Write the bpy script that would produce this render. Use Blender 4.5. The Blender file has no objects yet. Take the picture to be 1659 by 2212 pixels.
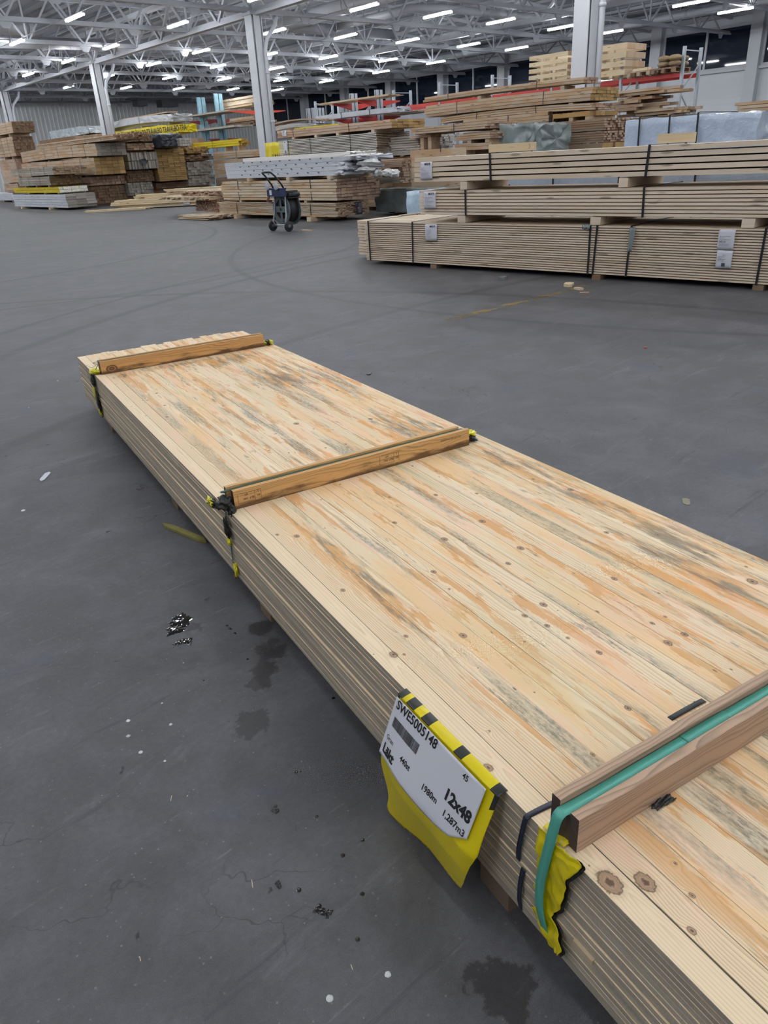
import bpy, math, random
import numpy as np
from mathutils import Vector, Matrix, noise
R = random.Random(7)
col = bpy.context.scene.collection
# ------------------------------------------------------------------ camera
# hall frame: X across the hall to the window wall, Y along the hall to the back wall, Z up, origin on the floor under the camera
F = 1579.7; PITCH = 0.452877; ROLL = -0.0559666; TH = math.radians(11.3); YAW = 0.5146052 + TH; CZ = 1.365
f_ = Vector((math.sin(YAW)*math.cos(PITCH), math.cos(YAW)*math.cos(PITCH), -math.sin(PITCH)))
r0 = Vector((math.cos(YAW), -math.sin(YAW), 0)); u0 = r0.cross(f_)
r_ = r0*math.cos(ROLL) + u0*math.sin(ROLL); u_ = -r0*math.sin(ROLL) + u0*math.cos(ROLL)
cam = bpy.data.cameras.new('camera'); co = bpy.data.objects.new('camera', cam); col.objects.link(co)
co.matrix_world = Matrix(((r_.x, u_.x, -f_.x, 0), (r_.y, u_.y, -f_.y, 0), (r_.z, u_.z, -f_.z, CZ), (0, 0, 0, 1)))
cam.sensor_fit = 'VERTICAL'; cam.sensor_height = 36; cam.lens = F/2212*36; cam.clip_start = .05; cam.clip_end = 300
bpy.context.scene.camera = co
def P(px, py, a=None, b=None, z=None):
    """where the sight line measured in the photograph meets a known plane of the hall"""
    d = f_ + r_*(px-829.5)/F - u_*(py-1106)/F
    t = a/d.x if a is not None else b/d.y if b is not None else (z-CZ)/d.z
    return Vector((0, 0, CZ)) + d*t
# ------------------------------------------------------------------ node helper
class NT:
    def __init__(s, name):
        s.m = bpy.data.materials.new(name); s.m.use_nodes = True; s.t = s.m.node_tree
        s.b = s.t.nodes['Principled BSDF']
    def n(s, ty, **k):
        x = s.t.nodes.new('ShaderNode'+ty)
        for a, v in k.items():
            if a.startswith('_'): s.put(x.inputs[int(a[1:]) if a[1:].isdigit() else a[1:].replace('_', ' ')], v)
            else: setattr(x, a, v)
        return x
    def put(s, sock, v):
        if isinstance(v, bpy.types.NodeSocket): s.t.links.new(v, sock)
        elif isinstance(v, bpy.types.Node): s.t.links.new(v.outputs[0], sock)
        elif isinstance(v, tuple) and len(v) == 3 and sock.type == 'RGBA': sock.default_value = (*v, 1)
        else: sock.default_value = v
    def M(s, op, a, b=0.0, c=0.0, clamp=False):
        x = s.n('Math', operation=op, _0=a, _1=b, _2=c); x.use_clamp = clamp; return x.outputs[0]
    def mix(s, f, a, b, mode='MIX'):
        x = s.n('Mix', data_type='RGBA', blend_type=mode, clamp_factor=True)
        s.put(x.inputs[0], f); s.put(x.inputs[6], a); s.put(x.inputs[7], b); return x.outputs[2]
    def xyz(s, x, y, z=0.0): return s.n('CombineXYZ', _0=x, _1=y, _2=z).outputs[0]
    def noise(s, v, sc=1.0, det=3.0, ro=.5, dist=0.0):
        return s.n('TexNoise', _Vector=v, _Scale=sc, _Detail=det, _Roughness=ro, _Distortion=dist).outputs[0]
    def step(s, v, lo, hi, a=0.0, b=1.0):
        x = s.n('MapRange', interpolation_type='SMOOTHSTEP', _0=v, _1=lo, _2=hi, _3=a, _4=b); return x.outputs[0]
    def out(s, color=None, rough=None, **k):
        if color is not None: s.put(s.b.inputs['Base Color'], color)
        if rough is not None: s.put(s.b.inputs['Roughness'], rough)
        for a, v in k.items(): s.put(s.b.inputs[a.replace('_', ' ')], v)
        return s.m
    def bump(s, h, strength=.3, dist=.01):
        x = s.n('Bump', _Strength=strength, _Distance=dist, _Height=h); s.put(s.b.inputs['Normal'], x.outputs[0])
def srgb(r, g, b): return tuple(((c/255+.055)/1.055)**2.4 if c > 10 else c/255/12.92 for c in (r, g, b))
MATS = {}
def flat(name, c, rough=.5, metal=0.0, var=.0, sc=6.0, bump=0.0, **k):
    t = NT(name); cc = c
    if var:
        g = t.n('NewGeometry'); tc = t.n('TexCoord')
        nz = t.noise(tc.outputs['Object'], sc, 4, .6)
        rr = t.M('FRACT', t.M('ADD', g.outputs['Random Per Island'], t.n('ObjectInfo').outputs['Random']))
        k2 = t.M('ADD', t.M('MULTIPLY', t.M('SUBTRACT', nz, .5), var*2), t.M('MULTIPLY_ADD', rr, var, 1-var*.5))
        cc = t.mix(1.0, c, t.n('CombineColor', _0=k2, _1=k2, _2=k2).outputs[0], 'MULTIPLY')
        if bump: t.bump(nz, bump, .02)
    t.out(cc, rough, Metallic=metal, **k); MATS[name] = t.m; return t.m
# ------------------------------------------------------------------ mesh helper
class MB:
    def __init__(s): s.v = []; s.f = []; s.mi = []; s.sm = []
    def quad(s, vs, mi=0, sm=False):
        k = len(s.v); s.v += [tuple(x) for x in vs]; s.f.append(tuple(range(k, k+len(vs)))); s.mi.append(mi); s.sm.append(sm); return s
    def box(s, x0, x1, y0, y1, z0, z1, mi=0, mend=None, M=None):
        k = len(s.v)
        vs = [Vector((x, y, z)) for z in (z0, z1) for y in (y0, y1) for x in (x0, x1)]
        if M: vs = [M @ v for v in vs]
        s.v += [tuple(v) for v in vs]
        e = mi if mend is None else mend
        for q, m in (((0, 2, 3, 1), mi), ((4, 5, 7, 6), mi), ((0, 1, 5, 4), e), ((2, 6, 7, 3), e), ((0, 4, 6, 2), mi), ((1, 3, 7, 5), mi)):
            s.f.append(tuple(k+i for i in q)); s.mi.append(m); s.sm.append(False)
        return s
    def bar(s, p, q, w, h=None, mi=0, up=(0, 0, 1)):
        p, q = Vector(p), Vector(q); d = q-p; L = d.length; d.normalize(); up = Vector(up)
        if abs(d.dot(up)) > .99: up = Vector((1, 0, 0))
        x = d.cross(up).normalized(); z = x.cross(d); h = h or w
        M = Matrix(((x.x, d.x, z.x, p.x), (x.y, d.y, z.y, p.y), (x.z, d.z, z.z, p.z), (0, 0, 0, 1)))
        return s.box(-w/2, w/2, 0, L, -h/2, h/2, mi, M=M)
    def tube(s, pts, r, n=8, mi=0, cap=True):
        pts = [Vector(p) for p in pts]; rings = []; prev = None
        for i, p in enumerate(pts):
            d = (pts[min(i+1, len(pts)-1)]-pts[max(i-1, 0)]).normalized()
            if prev is None: x = d.cross(Vector((0, 0, 1)) if abs(d.z) < .9 else Vector((1, 0, 0))).normalized()
            else: x = (prev - d*prev.dot(d)).normalized()
            prev = x; y = d.cross(x); k = len(s.v); rr = r[i] if isinstance(r, (list, tuple)) else r
            s.v += [tuple(p + (x*math.cos(t*2*math.pi/n) + y*math.sin(t*2*math.pi/n))*rr) for t in range(n)]; rings.append(k)
        for a, b in zip(rings, rings[1:]):
            for t in range(n):
                s.f.append((a+t, a+(t+1) % n, b+(t+1) % n, b+t)); s.mi.append(mi); s.sm.append(True)
        if cap:
            s.f.append(tuple(rings[0]+t for t in reversed(range(n)))); s.f.append(tuple(rings[-1]+t for t in range(n))); s.mi += [mi, mi]; s.sm += [False, False]
        return s
    def lathe(s, prof, c, axis='x', n=28, mi=0):
        """profile of (radius, along axis) pairs"""
        rings = []
        for r, h in prof:
            k = len(s.v); rings.append(k)
            for t in range(n):
                ca, sa = r*math.cos(t*2*math.pi/n), r*math.sin(t*2*math.pi/n)
                s.v.append((c[0]+h, c[1]+ca, c[2]+sa) if axis == 'x' else (c[0]+ca, c[1]+h, c[2]+sa) if axis == 'y' else (c[0]+ca, c[1]+sa, c[2]+h))
        for a, b in zip(rings, rings[1:]):
            for t in range(n): s.f.append((a+t, b+t, b+(t+1) % n, a+(t+1) % n)); s.mi.append(mi); s.sm.append(True)
        return s
    def grid(s, fn, nu, nv, mi=0, sm=True, mf=None):
        k = len(s.v)
        for j in range(nv+1):
            for i in range(nu+1): s.v.append(tuple(fn(i/nu, j/nv)))
        for j in range(nv):
            for i in range(nu):
                a = k+j*(nu+1)+i; s.f.append((a, a+1, a+nu+2, a+nu+1)); s.mi.append(mf((i+.5)/nu, (j+.5)/nv) if mf else mi); s.sm.append(sm)
        return s
    def build(s, name, mats, parent=None, solid=0.0, loc=None):
        me = bpy.data.meshes.new(name); me.from_pydata(s.v, [], s.f)
        for m in (mats if isinstance(mats, (list, tuple)) else [mats]): me.materials.append(m)
        me.polygons.foreach_set('material_index', s.mi); me.polygons.foreach_set('use_smooth', s.sm); me.update()
        o = bpy.data.objects.new(name, me); col.objects.link(o)
        if parent: o.parent = parent
        if loc: o.location = loc
        if solid:
            md = o.modifiers.new('thickness', 'SOLIDIFY'); md.thickness = solid; md.offset = 0
        return o
def tag(o, label=None, cat=None, group=None, kind=None):
    for k, v in (('label', label), ('category', cat), ('group', group), ('kind', kind)):
        if v: o[k] = v
    return o
def empty(name, loc=(0, 0, 0), rz=0.0, **k):
    o = bpy.data.objects.new(name, None); o.empty_display_size = .2; col.objects.link(o); o.location = loc; o.rotation_euler = (0, 0, rz); return tag(o, **k)
ORD = 'first second third fourth fifth sixth seventh eighth ninth tenth eleventh twelfth thirteenth fourteenth fifteenth sixteenth seventeenth eighteenth nineteenth twentieth twenty-first twenty-second twenty-third twenty-fourth twenty-fifth twenty-sixth twenty-seventh twenty-eighth twenty-ninth'.split()
def ordinal(i): return ORD[i]
def text_mb(s, size, fn, mb=None, bold=0.0, align='LEFT', mi=0):
    """letters laid through fn(x, y) -> point"""
    cu = bpy.data.curves.new('lettering', 'FONT'); cu.body = s; cu.size = size; cu.offset = bold; cu.resolution_u = 3; cu.align_x = align
    ob = bpy.data.objects.new('lettering', cu); me = bpy.data.meshes.new_from_object(ob)
    mb = mb or MB(); k = len(mb.v)
    mb.v += [tuple(fn(v.co.x, v.co.y)) for v in me.vertices]
    for p in me.polygons: mb.f.append(tuple(k+i for i in p.vertices)); mb.mi.append(mi); mb.sm.append(False)
    bpy.data.objects.remove(ob); bpy.data.curves.remove(cu); bpy.data.meshes.remove(me)
    return mb
# ------------------------------------------------------------------ materials
def wood_side(name, c, c2=None, var=.28, rough=.75):
    """sawn lumber seen from the side: grain runs along local Y, every board its own tone, knots"""
    t = NT(name); tc = t.n('TexCoord').outputs['Object']; g = t.n('NewGeometry').outputs['Random Per Island']
    rr = t.M('FRACT', t.M('MULTIPLY_ADD', g, 3.7, t.M('MULTIPLY', t.n('ObjectInfo').outputs['Random'], 5.3)))
    s = t.n('SeparateXYZ', _0=tc)
    v = t.xyz(t.M('MULTIPLY_ADD', rr, 19.0, t.M('MULTIPLY', s.outputs[0], 30)), t.M('MULTIPLY', s.outputs[1], 1.6), t.M('MULTIPLY', s.outputs[2], 34))
    n1 = t.noise(v, 1, 5, .62)
    n2 = t.noise(t.xyz(t.M('MULTIPLY', s.outputs[0], 2), t.M('MULTIPLY', s.outputs[1], .8), t.M('MULTIPLY_ADD', rr, 9.0, s.outputs[2])), 1.2, 3, .5)
    k = t.M('ADD', t.M('MULTIPLY_ADD', rr, var, 1-var*.55), t.M('MULTIPLY', t.M('SUBTRACT', n1, .5), .35))
    c2 = c2 or tuple(x*y for x, y in zip(c, (.9, .74, .58)))
    base = t.mix(t.step(n2, .42, .66), c, c2)
    vo = t.n('TexVoronoi', _Vector=t.xyz(t.M('MULTIPLY_ADD', rr, 7.0, t.M('MULTIPLY', s.outputs[0], 11)), t.M('MULTIPLY', s.outputs[1], 2.2), t.M('MULTIPLY', s.outputs[2], 11)), _Scale=1.0)
    kn = t.step(vo.outputs[0], .10, .20, .72, 0)
    base = t.mix(1.0, base, t.n('CombineColor', _0=k, _1=k, _2=k).outputs[0], 'MULTIPLY')
    base = t.mix(kn, base, tuple(x*.33 for x in c2))
    t.bump(n1, .15, .004); t.out(base, rough, Specular_IOR_Level=.25); MATS[name] = t.m; return t.m
def wood_end(name, c, var=.45):
    t = NT(name); tc = t.n('TexCoord').outputs['Object']; g = t.n('NewGeometry').outputs['Random Per Island']
    rr = t.M('FRACT', t.M('MULTIPLY_ADD', g, 3.7, t.M('MULTIPLY', t.n('ObjectInfo').outputs['Random'], 5.3)))
    n1 = t.noise(t.xyz(t.n('SeparateXYZ', _0=tc).outputs[0], t.M('MULTIPLY', rr, 20), t.n('SeparateXYZ', _0=tc).outputs[2]), 22, 4, .7)
    k = t.M('ADD', t.M('MULTIPLY_ADD', rr, var, 1-var*.6), t.M('MULTIPLY', t.M('SUBTRACT', n1, .5), .75))
    t.out(t.mix(1.0, c, t.n('CombineColor', _0=k, _1=k, _2=k).outputs[0], 'MULTIPLY'), .85, Specular_IOR_Level=.2); MATS[name] = t.m; return t.m
TAN = (.47, .36, .26); PALE = (.62, .515, .39)
wood_side('tan', TAN); wood_side('pale', PALE, var=.2); wood_side('greywood', (.40, .365, .31), (.34, .29, .235)); wood_side('ochre', (.42, .26, .11))
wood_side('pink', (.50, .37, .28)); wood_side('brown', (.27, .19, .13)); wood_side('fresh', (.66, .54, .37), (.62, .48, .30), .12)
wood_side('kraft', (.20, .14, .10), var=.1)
wood_side('greyclad', (.56, .54, .50), (.50, .47, .42), .12)
wood_end('e_tan', (.36, .25, .17)); wood_end('e_grey', (.34, .31, .275)); wood_end('e_ochre', (.40, .26, .11)); wood_end('e_pink', (.46, .31, .23))
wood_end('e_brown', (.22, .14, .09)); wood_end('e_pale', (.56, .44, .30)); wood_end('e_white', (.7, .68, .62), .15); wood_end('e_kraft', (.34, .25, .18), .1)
paint = flat('white_paint', (.54, .55, .59), .5, var=.06, sc=2)
steelw = flat('painted_steel', (.44, .45, .49), .5, var=.12, sc=1.5)
deckm = flat('roof_deck', (.23, .24, .265), .7, var=.12, sc=.7)
ductm = flat('duct_metal', (.40, .41, .44), .42, var=.1, sc=3)
galv = flat('galvanised', (.42, .45, .50), .42, .5, var=.15, sc=9)
redp = flat('red_enamel', (.60, .045, .035), .42, var=.2, sc=4)
orangep = flat('orange_enamel', (.85, .10, .045), .4)
bluep = flat('pale_blue_enamel', (.33, .55, .66), .5, var=.35, sc=7)
blackst = flat('black_strap', (.012, .014, .018), .38)
navyst = flat('navy_strap', (.018, .024, .045), .33)
greenst = flat('green_strap', (.09, .38, .30), .36, var=.12, sc=40)
greentw = flat('dull_green_strap', (.06, .13, .10), .45)
paper = flat('paper', (.62, .62, .68), .55)
ink = flat('black_ink', (.012, .012, .014), .6)
greyink = flat('grey_ink', (.22, .22, .25), .7)
yellow = flat('yellow_film', (.72, .58, .004), .28, var=.12, sc=5, bump=.25)
yellowd = flat('yellow_tape', (.68, .60, .01), .33, var=.3, sc=30, bump=.2)
blackf = flat('black_film', (.018, .018, .016), .35, var=.3, sc=30)
whitef = flat('white_film', (.54, .55, .60), .22, var=.12, sc=6, bump=.35)
whiteb = flat('crumpled_white_film', (.66, .66, .65), .3, var=.2, sc=14, bump=.5)
greyf = flat('grey_film', (.20, .23, .23), .27, var=.35, sc=5, bump=.4)
darkf = flat('dark_film', (.03, .034, .045), .38, var=.4, sc=4, bump=.4)
bluef = flat('pale_blue_film', (.40, .46, .56), .22, var=.18, sc=7, bump=1.0)
clearf = flat('light_blue_film', (.50, .62, .75), .2, var=.3, sc=9, bump=.5)
whitew = wood_side('white_painted_board', (.56, .57, .62), (.52, .54, .58), .12)
yelw = wood_side('yellow_coated_board', (.66, .52, .03), (.60, .44, .02), .2)
rubber = flat('black_rubber', (.014, .014, .016), .6)
chrome = flat('bright_tube', (.60, .60, .60), .28, .85)
greysteel = flat('grey_enamel', (.12, .145, .15), .42, .3, var=.2, sc=9)
navyp = flat('navy_plastic', (.012, .022, .075), .4)
# --- floor of the hall: worn dark asphalt-like concrete
def floor_mat():
    t = NT('worn_dark_concrete'); p = t.n('TexCoord').outputs['Object']; s = t.n('SeparateXYZ', _0=p)
    big = t.noise(p, .55, 6, .62); mid = t.noise(p, 3.2, 6, .65, .4); fine = t.noise(p, 60, 3, .7); grit = t.noise(p, 420, 2, .6)
    k = t.M('ADD', t.M('MULTIPLY', t.M('SUBTRACT', big, .5), .6), t.M('MULTIPLY', t.M('SUBTRACT', mid, .5), .75))
    k = t.M('ADD', k, t.M('MULTIPLY', t.M('SUBTRACT', fine, .5), .5)); k = t.M('ADD', k, t.M('MULTIPLY', t.M('SUBTRACT', grit, .5), .75)); k = t.M('ADD', k, 1.0)
    c = t.mix(t.step(mid, .35, .7), (.090, .087, .094), (.114, .111, .120))
    c = t.mix(1.0, c, t.n('CombineColor', _0=k, _1=k, _2=k).outputs[0], 'MULTIPLY')
    # pale chalky scuffs, drawn out along the traffic direction
    dr = t.n('Mapping', vector_type='POINT', _Vector=p, _Rotation=(0, 0, -.9), _Scale=(.55, 3.0, 1)).outputs[0]
    sc = t.step(t.noise(dr, 2.2, 7, .72, .6), .56, .74)
    c = t.mix(t.M('MULTIPLY', sc, .32), c, (.25, .25, .265))
    dk = t.step(t.noise(p, 1.7, 7, .7, .8), .60, .72)
    c = t.mix(t.M('MULTIPLY', dk, .45), c, (.045, .043, .050))
    bl = t.step(t.noise(p, 2.6, 3, .5), .62, .70); c = t.mix(t.M('MULTIPLY', bl, .22), c, (.07, .09, .14))
    # fine pale scratches and dark smears, all drawn out one way
    m2 = t.n('Mapping', vector_type='POINT', _Vector=p, _Rotation=(0, 0, -.75), _Scale=(1.2, 16.0, 1)).outputs[0]
    s2 = t.M('MULTIPLY', t.step(t.noise(m2, 2.0, 6, .7, .3), .60, .70), t.step(t.noise(p, 14, 3, .6), .45, .6)); c = t.mix(t.M('MULTIPLY', s2, .40), c, (.26, .26, .27))
    m3 = t.n('Mapping', vector_type='POINT', _Vector=p, _Rotation=(0, 0, -.62), _Scale=(.9, 11.0, 1)).outputs[0]
    s3 = t.step(t.noise(m3, 1.3, 5, .65, .2), .63, .72); c = t.mix(t.M('MULTIPLY', s3, .45), c, (.035, .034, .045))
    # tyre arcs
    for cx, cy, r, w in ((9, -3, 12.2, .07), (9, -3, 12.9, .05), (-3, 2, 9.6, .06), (2, 20, 8.2, .05), (4.5, 16, 7.0, .05), (14, 6, 9.0, .05), (6, -7, 12.4, .06)):
        d = t.M('ABSOLUTE', t.M('SUBTRACT', t.M('SQRT', t.M('ADD', t.M('POWER', t.M('SUBTRACT', s.outputs[0], cx), 2), t.M('POWER', t.M('SUBTRACT', s.outputs[1], cy), 2))), r))
        c = t.mix(t.M('MULTIPLY', t.step(d, w*.4, w*1.5, 1, 0), t.M('MULTIPLY', big, .75)), c, (.028, .028, .03))
    # cracks
    wp = t.n('VectorMath', operation='ADD', _0=p, _1=t.n('VectorMath', operation='SCALE', _0=t.n('TexNoise', _Vector=p, _Scale=4.0, _Detail=4.0).outputs[1], _Scale=.35).outputs[0]).outputs[0]
    cr = t.n('TexVoronoi', feature='DISTANCE_TO_EDGE', _Vector=wp, _Scale=3.4).outputs[0]
    cm = t.M('MULTIPLY', t.step(cr, .0, .009, 1, 0), t.step(t.noise(p, 1.1, 3, .5), .50, .62))
    c = t.mix(t.M('MULTIPLY', cm, .7), c, (.018, .017, .02))
    # small pale chips and dark spots
    v1 = t.n('TexVoronoi', _Vector=p, _Scale=70.0); rsz = t.n('SeparateColor', _0=v1.outputs[1])
    sp = t.M('MULTIPLY', t.step(v1.outputs[0], .10, .20, 1, 0), t.M('GREATER_THAN', rsz.outputs[0], .72))
    c = t.mix(t.M('MULTIPLY', sp, t.M('MULTIPLY', rsz.outputs[1], .6)), c, (.28, .28, .28))
    v2 = t.n('TexVoronoi', _Vector=t.n('VectorMath', operation='ADD', _0=p, _1=t.n('VectorMath', operation='SCALE', _0=t.n('TexNoise', _Vector=p, _Scale=40.0).outputs[1], _Scale=.06).outputs[0]).outputs[0], _Scale=9.0)
    rs2 = t.n('SeparateColor', _0=v2.outputs[1])
    ds = t.M('MULTIPLY', t.step(v2.outputs[0], .05, .12, 1, 0), t.M('GREATER_THAN', rs2.outputs[1], .86))
    c = t.mix(t.M('MULTIPLY', ds, .75), c, (.012, .011, .013))
    # wet patches beside the batten bundle: shape of their own
    wet = None
    for wx, wy, r in ((.86, 1.60, .05), (.83, 1.56, .05), (.94, 1.66, .07), (.99, 1.78, .05), (.82, 1.95, .05), (.655, .50, .08), (1.0, 3.25, .06), (.70, 1.42, .07)):
        d = t.M('SQRT', t.M('ADD', t.M('POWER', t.M('SUBTRACT', s.outputs[0], wx), 2), t.M('POWER', t.M('SUBTRACT', s.outputs[1], wy), 2)))
        d = t.M('ADD', t.M('DIVIDE', d, r), t.M('MULTIPLY', t.M('SUBTRACT', t.noise(p, 13, 5, .7), .5), 3.2))
        g = t.step(d, .55, .8, 1, 0); wet = g if wet is None else t.M('MAXIMUM', wet, g)
    c = t.mix(t.M('MULTIPLY', wet, .62), c, (.014, .012, .012))
    h = t.M('ADD', t.M('MULTIPLY', fine, .6), t.M('ADD', grit, t.M('MULTIPLY', mid, 2.0))); t.bump(h, .22, .004)
    ro = t.M('SUBTRACT', t.M('MULTIPLY_ADD', mid, .22, .46), t.M('MULTIPLY', wet, .22))
    return t.out(c, ro, Specular_IOR_Level=.42)
m_floor = floor_mat()
# --- weathered spruce battens of the near bundle
PITCHX = .0496
KN = [(.02, -4.389, .017), (.066, -4.418, .014), (.107, -4.472, .004), (.011, -4.097, .008), (.625, -3.286, .009), (.608, -3.486, .009), (.463, -3.744, .008), (.22, -3.735, .008), (.107, -3.659, .005),
      (.393, -3.755, .006), (.414, -3.882, .004), (.618, -3.952, .005), (.345, -4.127, .006), (.969, -3.97, .011), (.697, -3.758, .007), (1.004, -3.276, .009), (.98, -3.658, .007), (.4, -3.131, .007),
      (.11, -3.029, .008), (.586, -4.025, .008), (.643, -4.024, .007), (.045, -3.703, .009), (.194, -4.18, .004), (.557, -2.055, .011), (.843, -2.209, .009), (.463, -3.313, .009), (.873, -3.561, .006), (.33, -3.45, .007), (.08, -3.388, .006)]
def batten_mat():
    t = NT('stained_spruce_batten'); p = t.n('TexCoord').outputs['Object']; s = t.n('SeparateXYZ', _0=p); x, y = s.outputs[0], s.outputs[1]
    bi = t.M('FLOOR', t.M('DIVIDE', t.M('ADD', x, .0008), PITCHX)); wn = t.n('SeparateColor', _0=t.n('TexWhiteNoise', noise_dimensions='1D', _W=t.M('MULTIPLY', bi, 1.37)).outputs[1])
    r1, r2, r3 = wn.outputs[0], wn.outputs[1], wn.outputs[2]
    # knots: field of squared distances
    kd = None
    for kx, ky, kr in KN:
        d = t.n('VectorMath', operation='LENGTH', _0=t.n('VectorMath', operation='MULTIPLY', _0=t.n('VectorMath', operation='SUBTRACT', _0=p, _1=(kx, ky, 0)).outputs[0], _1=(1/(kr*.9), .72/(kr*.9), 0)).outputs[0]).outputs[1]
        kd = d if kd is None else t.M('MINIMUM', kd, d)
    vc = t.xyz(t.M('ADD', bi, .5), t.M('MULTIPLY_ADD', y, 2.7, t.M('MULTIPLY', bi, 3.31)))
    vo = t.n('TexVoronoi', voronoi_dimensions='2D', _Vector=vc, _Scale=1.0, _Randomness=1.0)
    ps = t.n('SeparateXYZ', _0=vo.outputs[2]); vcs = t.n('SeparateXYZ', _0=vc); rc = t.n('SeparateColor', _0=vo.outputs[1])
    dy = t.M('MULTIPLY', t.M('SUBTRACT', vcs.outputs[1], ps.outputs[1]), .37*.72)
    dx = t.M('SUBTRACT', x, t.M('MULTIPLY', t.M('ADD', bi, t.M('MULTIPLY_ADD', rc.outputs[1], .8, .1)), PITCHX))
    kr = t.M('MULTIPLY', t.M('MULTIPLY_ADD', t.M('POWER', rc.outputs[0], 3), .0055, .0014), t.M('GREATER_THAN', rc.outputs[2], .55)); kr = t.M('MAXIMUM', kr, .00001)
    dg = t.M('DIVIDE', t.M('SQRT', t.M('ADD', t.M('POWER', dx, 2), t.M('POWER', dy, 2))), kr)
    wob = t.M('MULTIPLY', t.M('SUBTRACT', t.noise(p, 160, 3, .6), .5), .7)
    kall = t.M('ADD', t.M('MINIMUM', kd, dg), wob)
    # growth rings of each board
    by = t.M('MULTIPLY_ADD', bi, 7.3, 0)
    wx = t.M('MULTIPLY', t.M('SUBTRACT', t.noise(t.xyz(by, t.M('MULTIPLY', y, 1.3)), 1, 2, .5), .5), .030)
    wz = t.M('MULTIPLY', t.M('SUBTRACT', t.noise(t.xyz(t.M('ADD', by, 40), t.M('MULTIPLY', y, 1.0)), 1, 2, .5), .5), .045)
    xl = t.M('ADD', t.M('SUBTRACT', x, t.M('MULTIPLY', t.M('ADD', bi, t.M('MULTIPLY_ADD', r1, 1.5, -.25)), PITCHX)), wx)
    zl = t.M('ADD', t.M('MULTIPLY_ADD', r2, .030, .004), wz)
    rad = t.M('SQRT', t.M('ADD', t.M('POWER', xl, 2), t.M('POWER', zl, 2)))
    rad = t.M('ADD', rad, t.M('MULTIPLY', t.M('EXPONENT', t.M('MULTIPLY', kall, -.42)), .012))
    rad = t.M('ADD', rad, t.M('MULTIPLY', t.noise(t.xyz(t.M('MULTIPLY', x, 260), t.M('MULTIPLY', y, 9)), 1, 3, .6), .0011))
    ring = t.M('FRACT', t.M('DIVIDE', rad, t.M('MULTIPLY_ADD', r3, .0042, .0036)))
    late = t.M('MULTIPLY', t.M('POWER', ring, 3), t.step(ring, .93, 1.0, 1, 0))
    c = t.mix(r3, (.83, .655, .43), (.90, .76, .54))
    c = t.mix(t.M('MULTIPLY', r1, .40), c, (.84, .63, .45))
    c = t.mix(t.M('MULTIPLY', late, t.M('MULTIPLY_ADD', r2, .45, .42)), c, (.50, .31, .14))
    fib = t.noise(t.xyz(t.M('MULTIPLY', x, 900), t.M('MULTIPLY', y, 18)), 1, 2, .5)
    c = t.mix(t.M('MULTIPLY', t.M('SUBTRACT', fib, .45), .35), c, (.50, .36, .22))
    # staining, long in the board direction and broken at board joints; the two outermost boards by the near edge stayed clean
    inner = t.step(x, .045, .17); j = t.M('MULTIPLY', bi, .23)
    def st(sx, sy, off, det=7, ro=.68): return t.noise(t.xyz(t.M('MULTIPLY_ADD', x, sx, t.M('ADD', off, j)), t.M('MULTIPLY', y, sy), off), 1, det, ro)
    big = st(3.1, .75, 3.0, 3, .5)
    fine_ = t.M('MULTIPLY', t.M('SUBTRACT', t.noise(t.xyz(t.M('MULTIPLY', x, 130), t.M('MULTIPLY', y, 11)), 1, 3, .6), .5), .06)
    o1b = t.step(t.M('ADD', st(11, 1.2, 57.0, 6, .62), fine_), .47, .60)
    c = t.mix(t.M('MULTIPLY', t.M('MULTIPLY', o1b, inner), .60), c, (.84, .52, .24))
    o1 = t.step(t.M('ADD', t.M('ADD', st(15, 1.7, 11.0), fine_), t.M('MULTIPLY', t.M('SUBTRACT', big, .5), .22)), .548, .572)
    c = t.mix(t.M('MULTIPLY', t.M('MULTIPLY', o1, inner), .74), c, (.70, .34, .11))
    o3 = t.step(t.M('ADD', st(20, 2.2, 131.0, 6, .65), t.M('MULTIPLY', t.M('SUBTRACT', x, .75), .10)), .585, .64)
    c = t.mix(t.M('MULTIPLY', t.M('MULTIPLY', o3, inner), .75), c, (.86, .36, .09))
    pk = t.step(st(9, 2.4, 91.0, 4, .5), .53, .66); c = t.mix(t.M('MULTIPLY', pk, .42), c, (.88, .58, .42))
    # grey-green mould in streaks with speckled edges
    g0 = t.step(t.M('ADD', st(10, 1.0, 23.0, 6, .62), t.M('MULTIPLY', fine_, .8)), .515, .64); gs = t.step(t.noise(t.xyz(t.M('MULTIPLY', x, 150), t.M('MULTIPLY', y, 45)), 1, 5, .75), .40, .62)
    c = t.mix(t.M('MULTIPLY', t.M('MULTIPLY', g0, inner), t.M('MULTIPLY_ADD', gs, .48, .34)), c, (.19, .185, .14))
    g1 = t.step(st(26, 3.2, 203.0, 6, .7), .60, .66)
    c = t.mix(t.M('MULTIPLY', t.M('MULTIPLY', g1, inner), t.M('MULTIPLY_ADD', gs, .5, .25)), c, (.13, .12, .10))
    yl = t.step(st(8, .9, 71.0, 3, .5), .52, .7); c = t.mix(t.M('MULTIPLY', t.M('MULTIPLY', yl, inner), .40), c, (.66, .57, .34))
    # rust-brown water stains by the cross pieces and along the far edge
    wxs = None
    for sx, sy, rx, ry in ((.72, -.72, .30, .16), (.93, -2.45, .12, .38), (.98, -3.02, .09, .32), (1.0, -3.6, .07, .5), (.5, -.64, .40, .06), (.15, -.66, .10, .07), (.16, -3.35, .035, .45), (.82, -1.3, .2, .3), (.9, -3.85, .05, .35), (.75, -4.02, .04, .2)):
        d = t.n('VectorMath', operation='LENGTH', _0=t.n('VectorMath', operation='MULTIPLY', _0=t.n('VectorMath', operation='SUBTRACT', _0=p, _1=(sx, sy, 0)).outputs[0], _1=(1/rx, 1/ry, 0)).outputs[0]).outputs[1]
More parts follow.
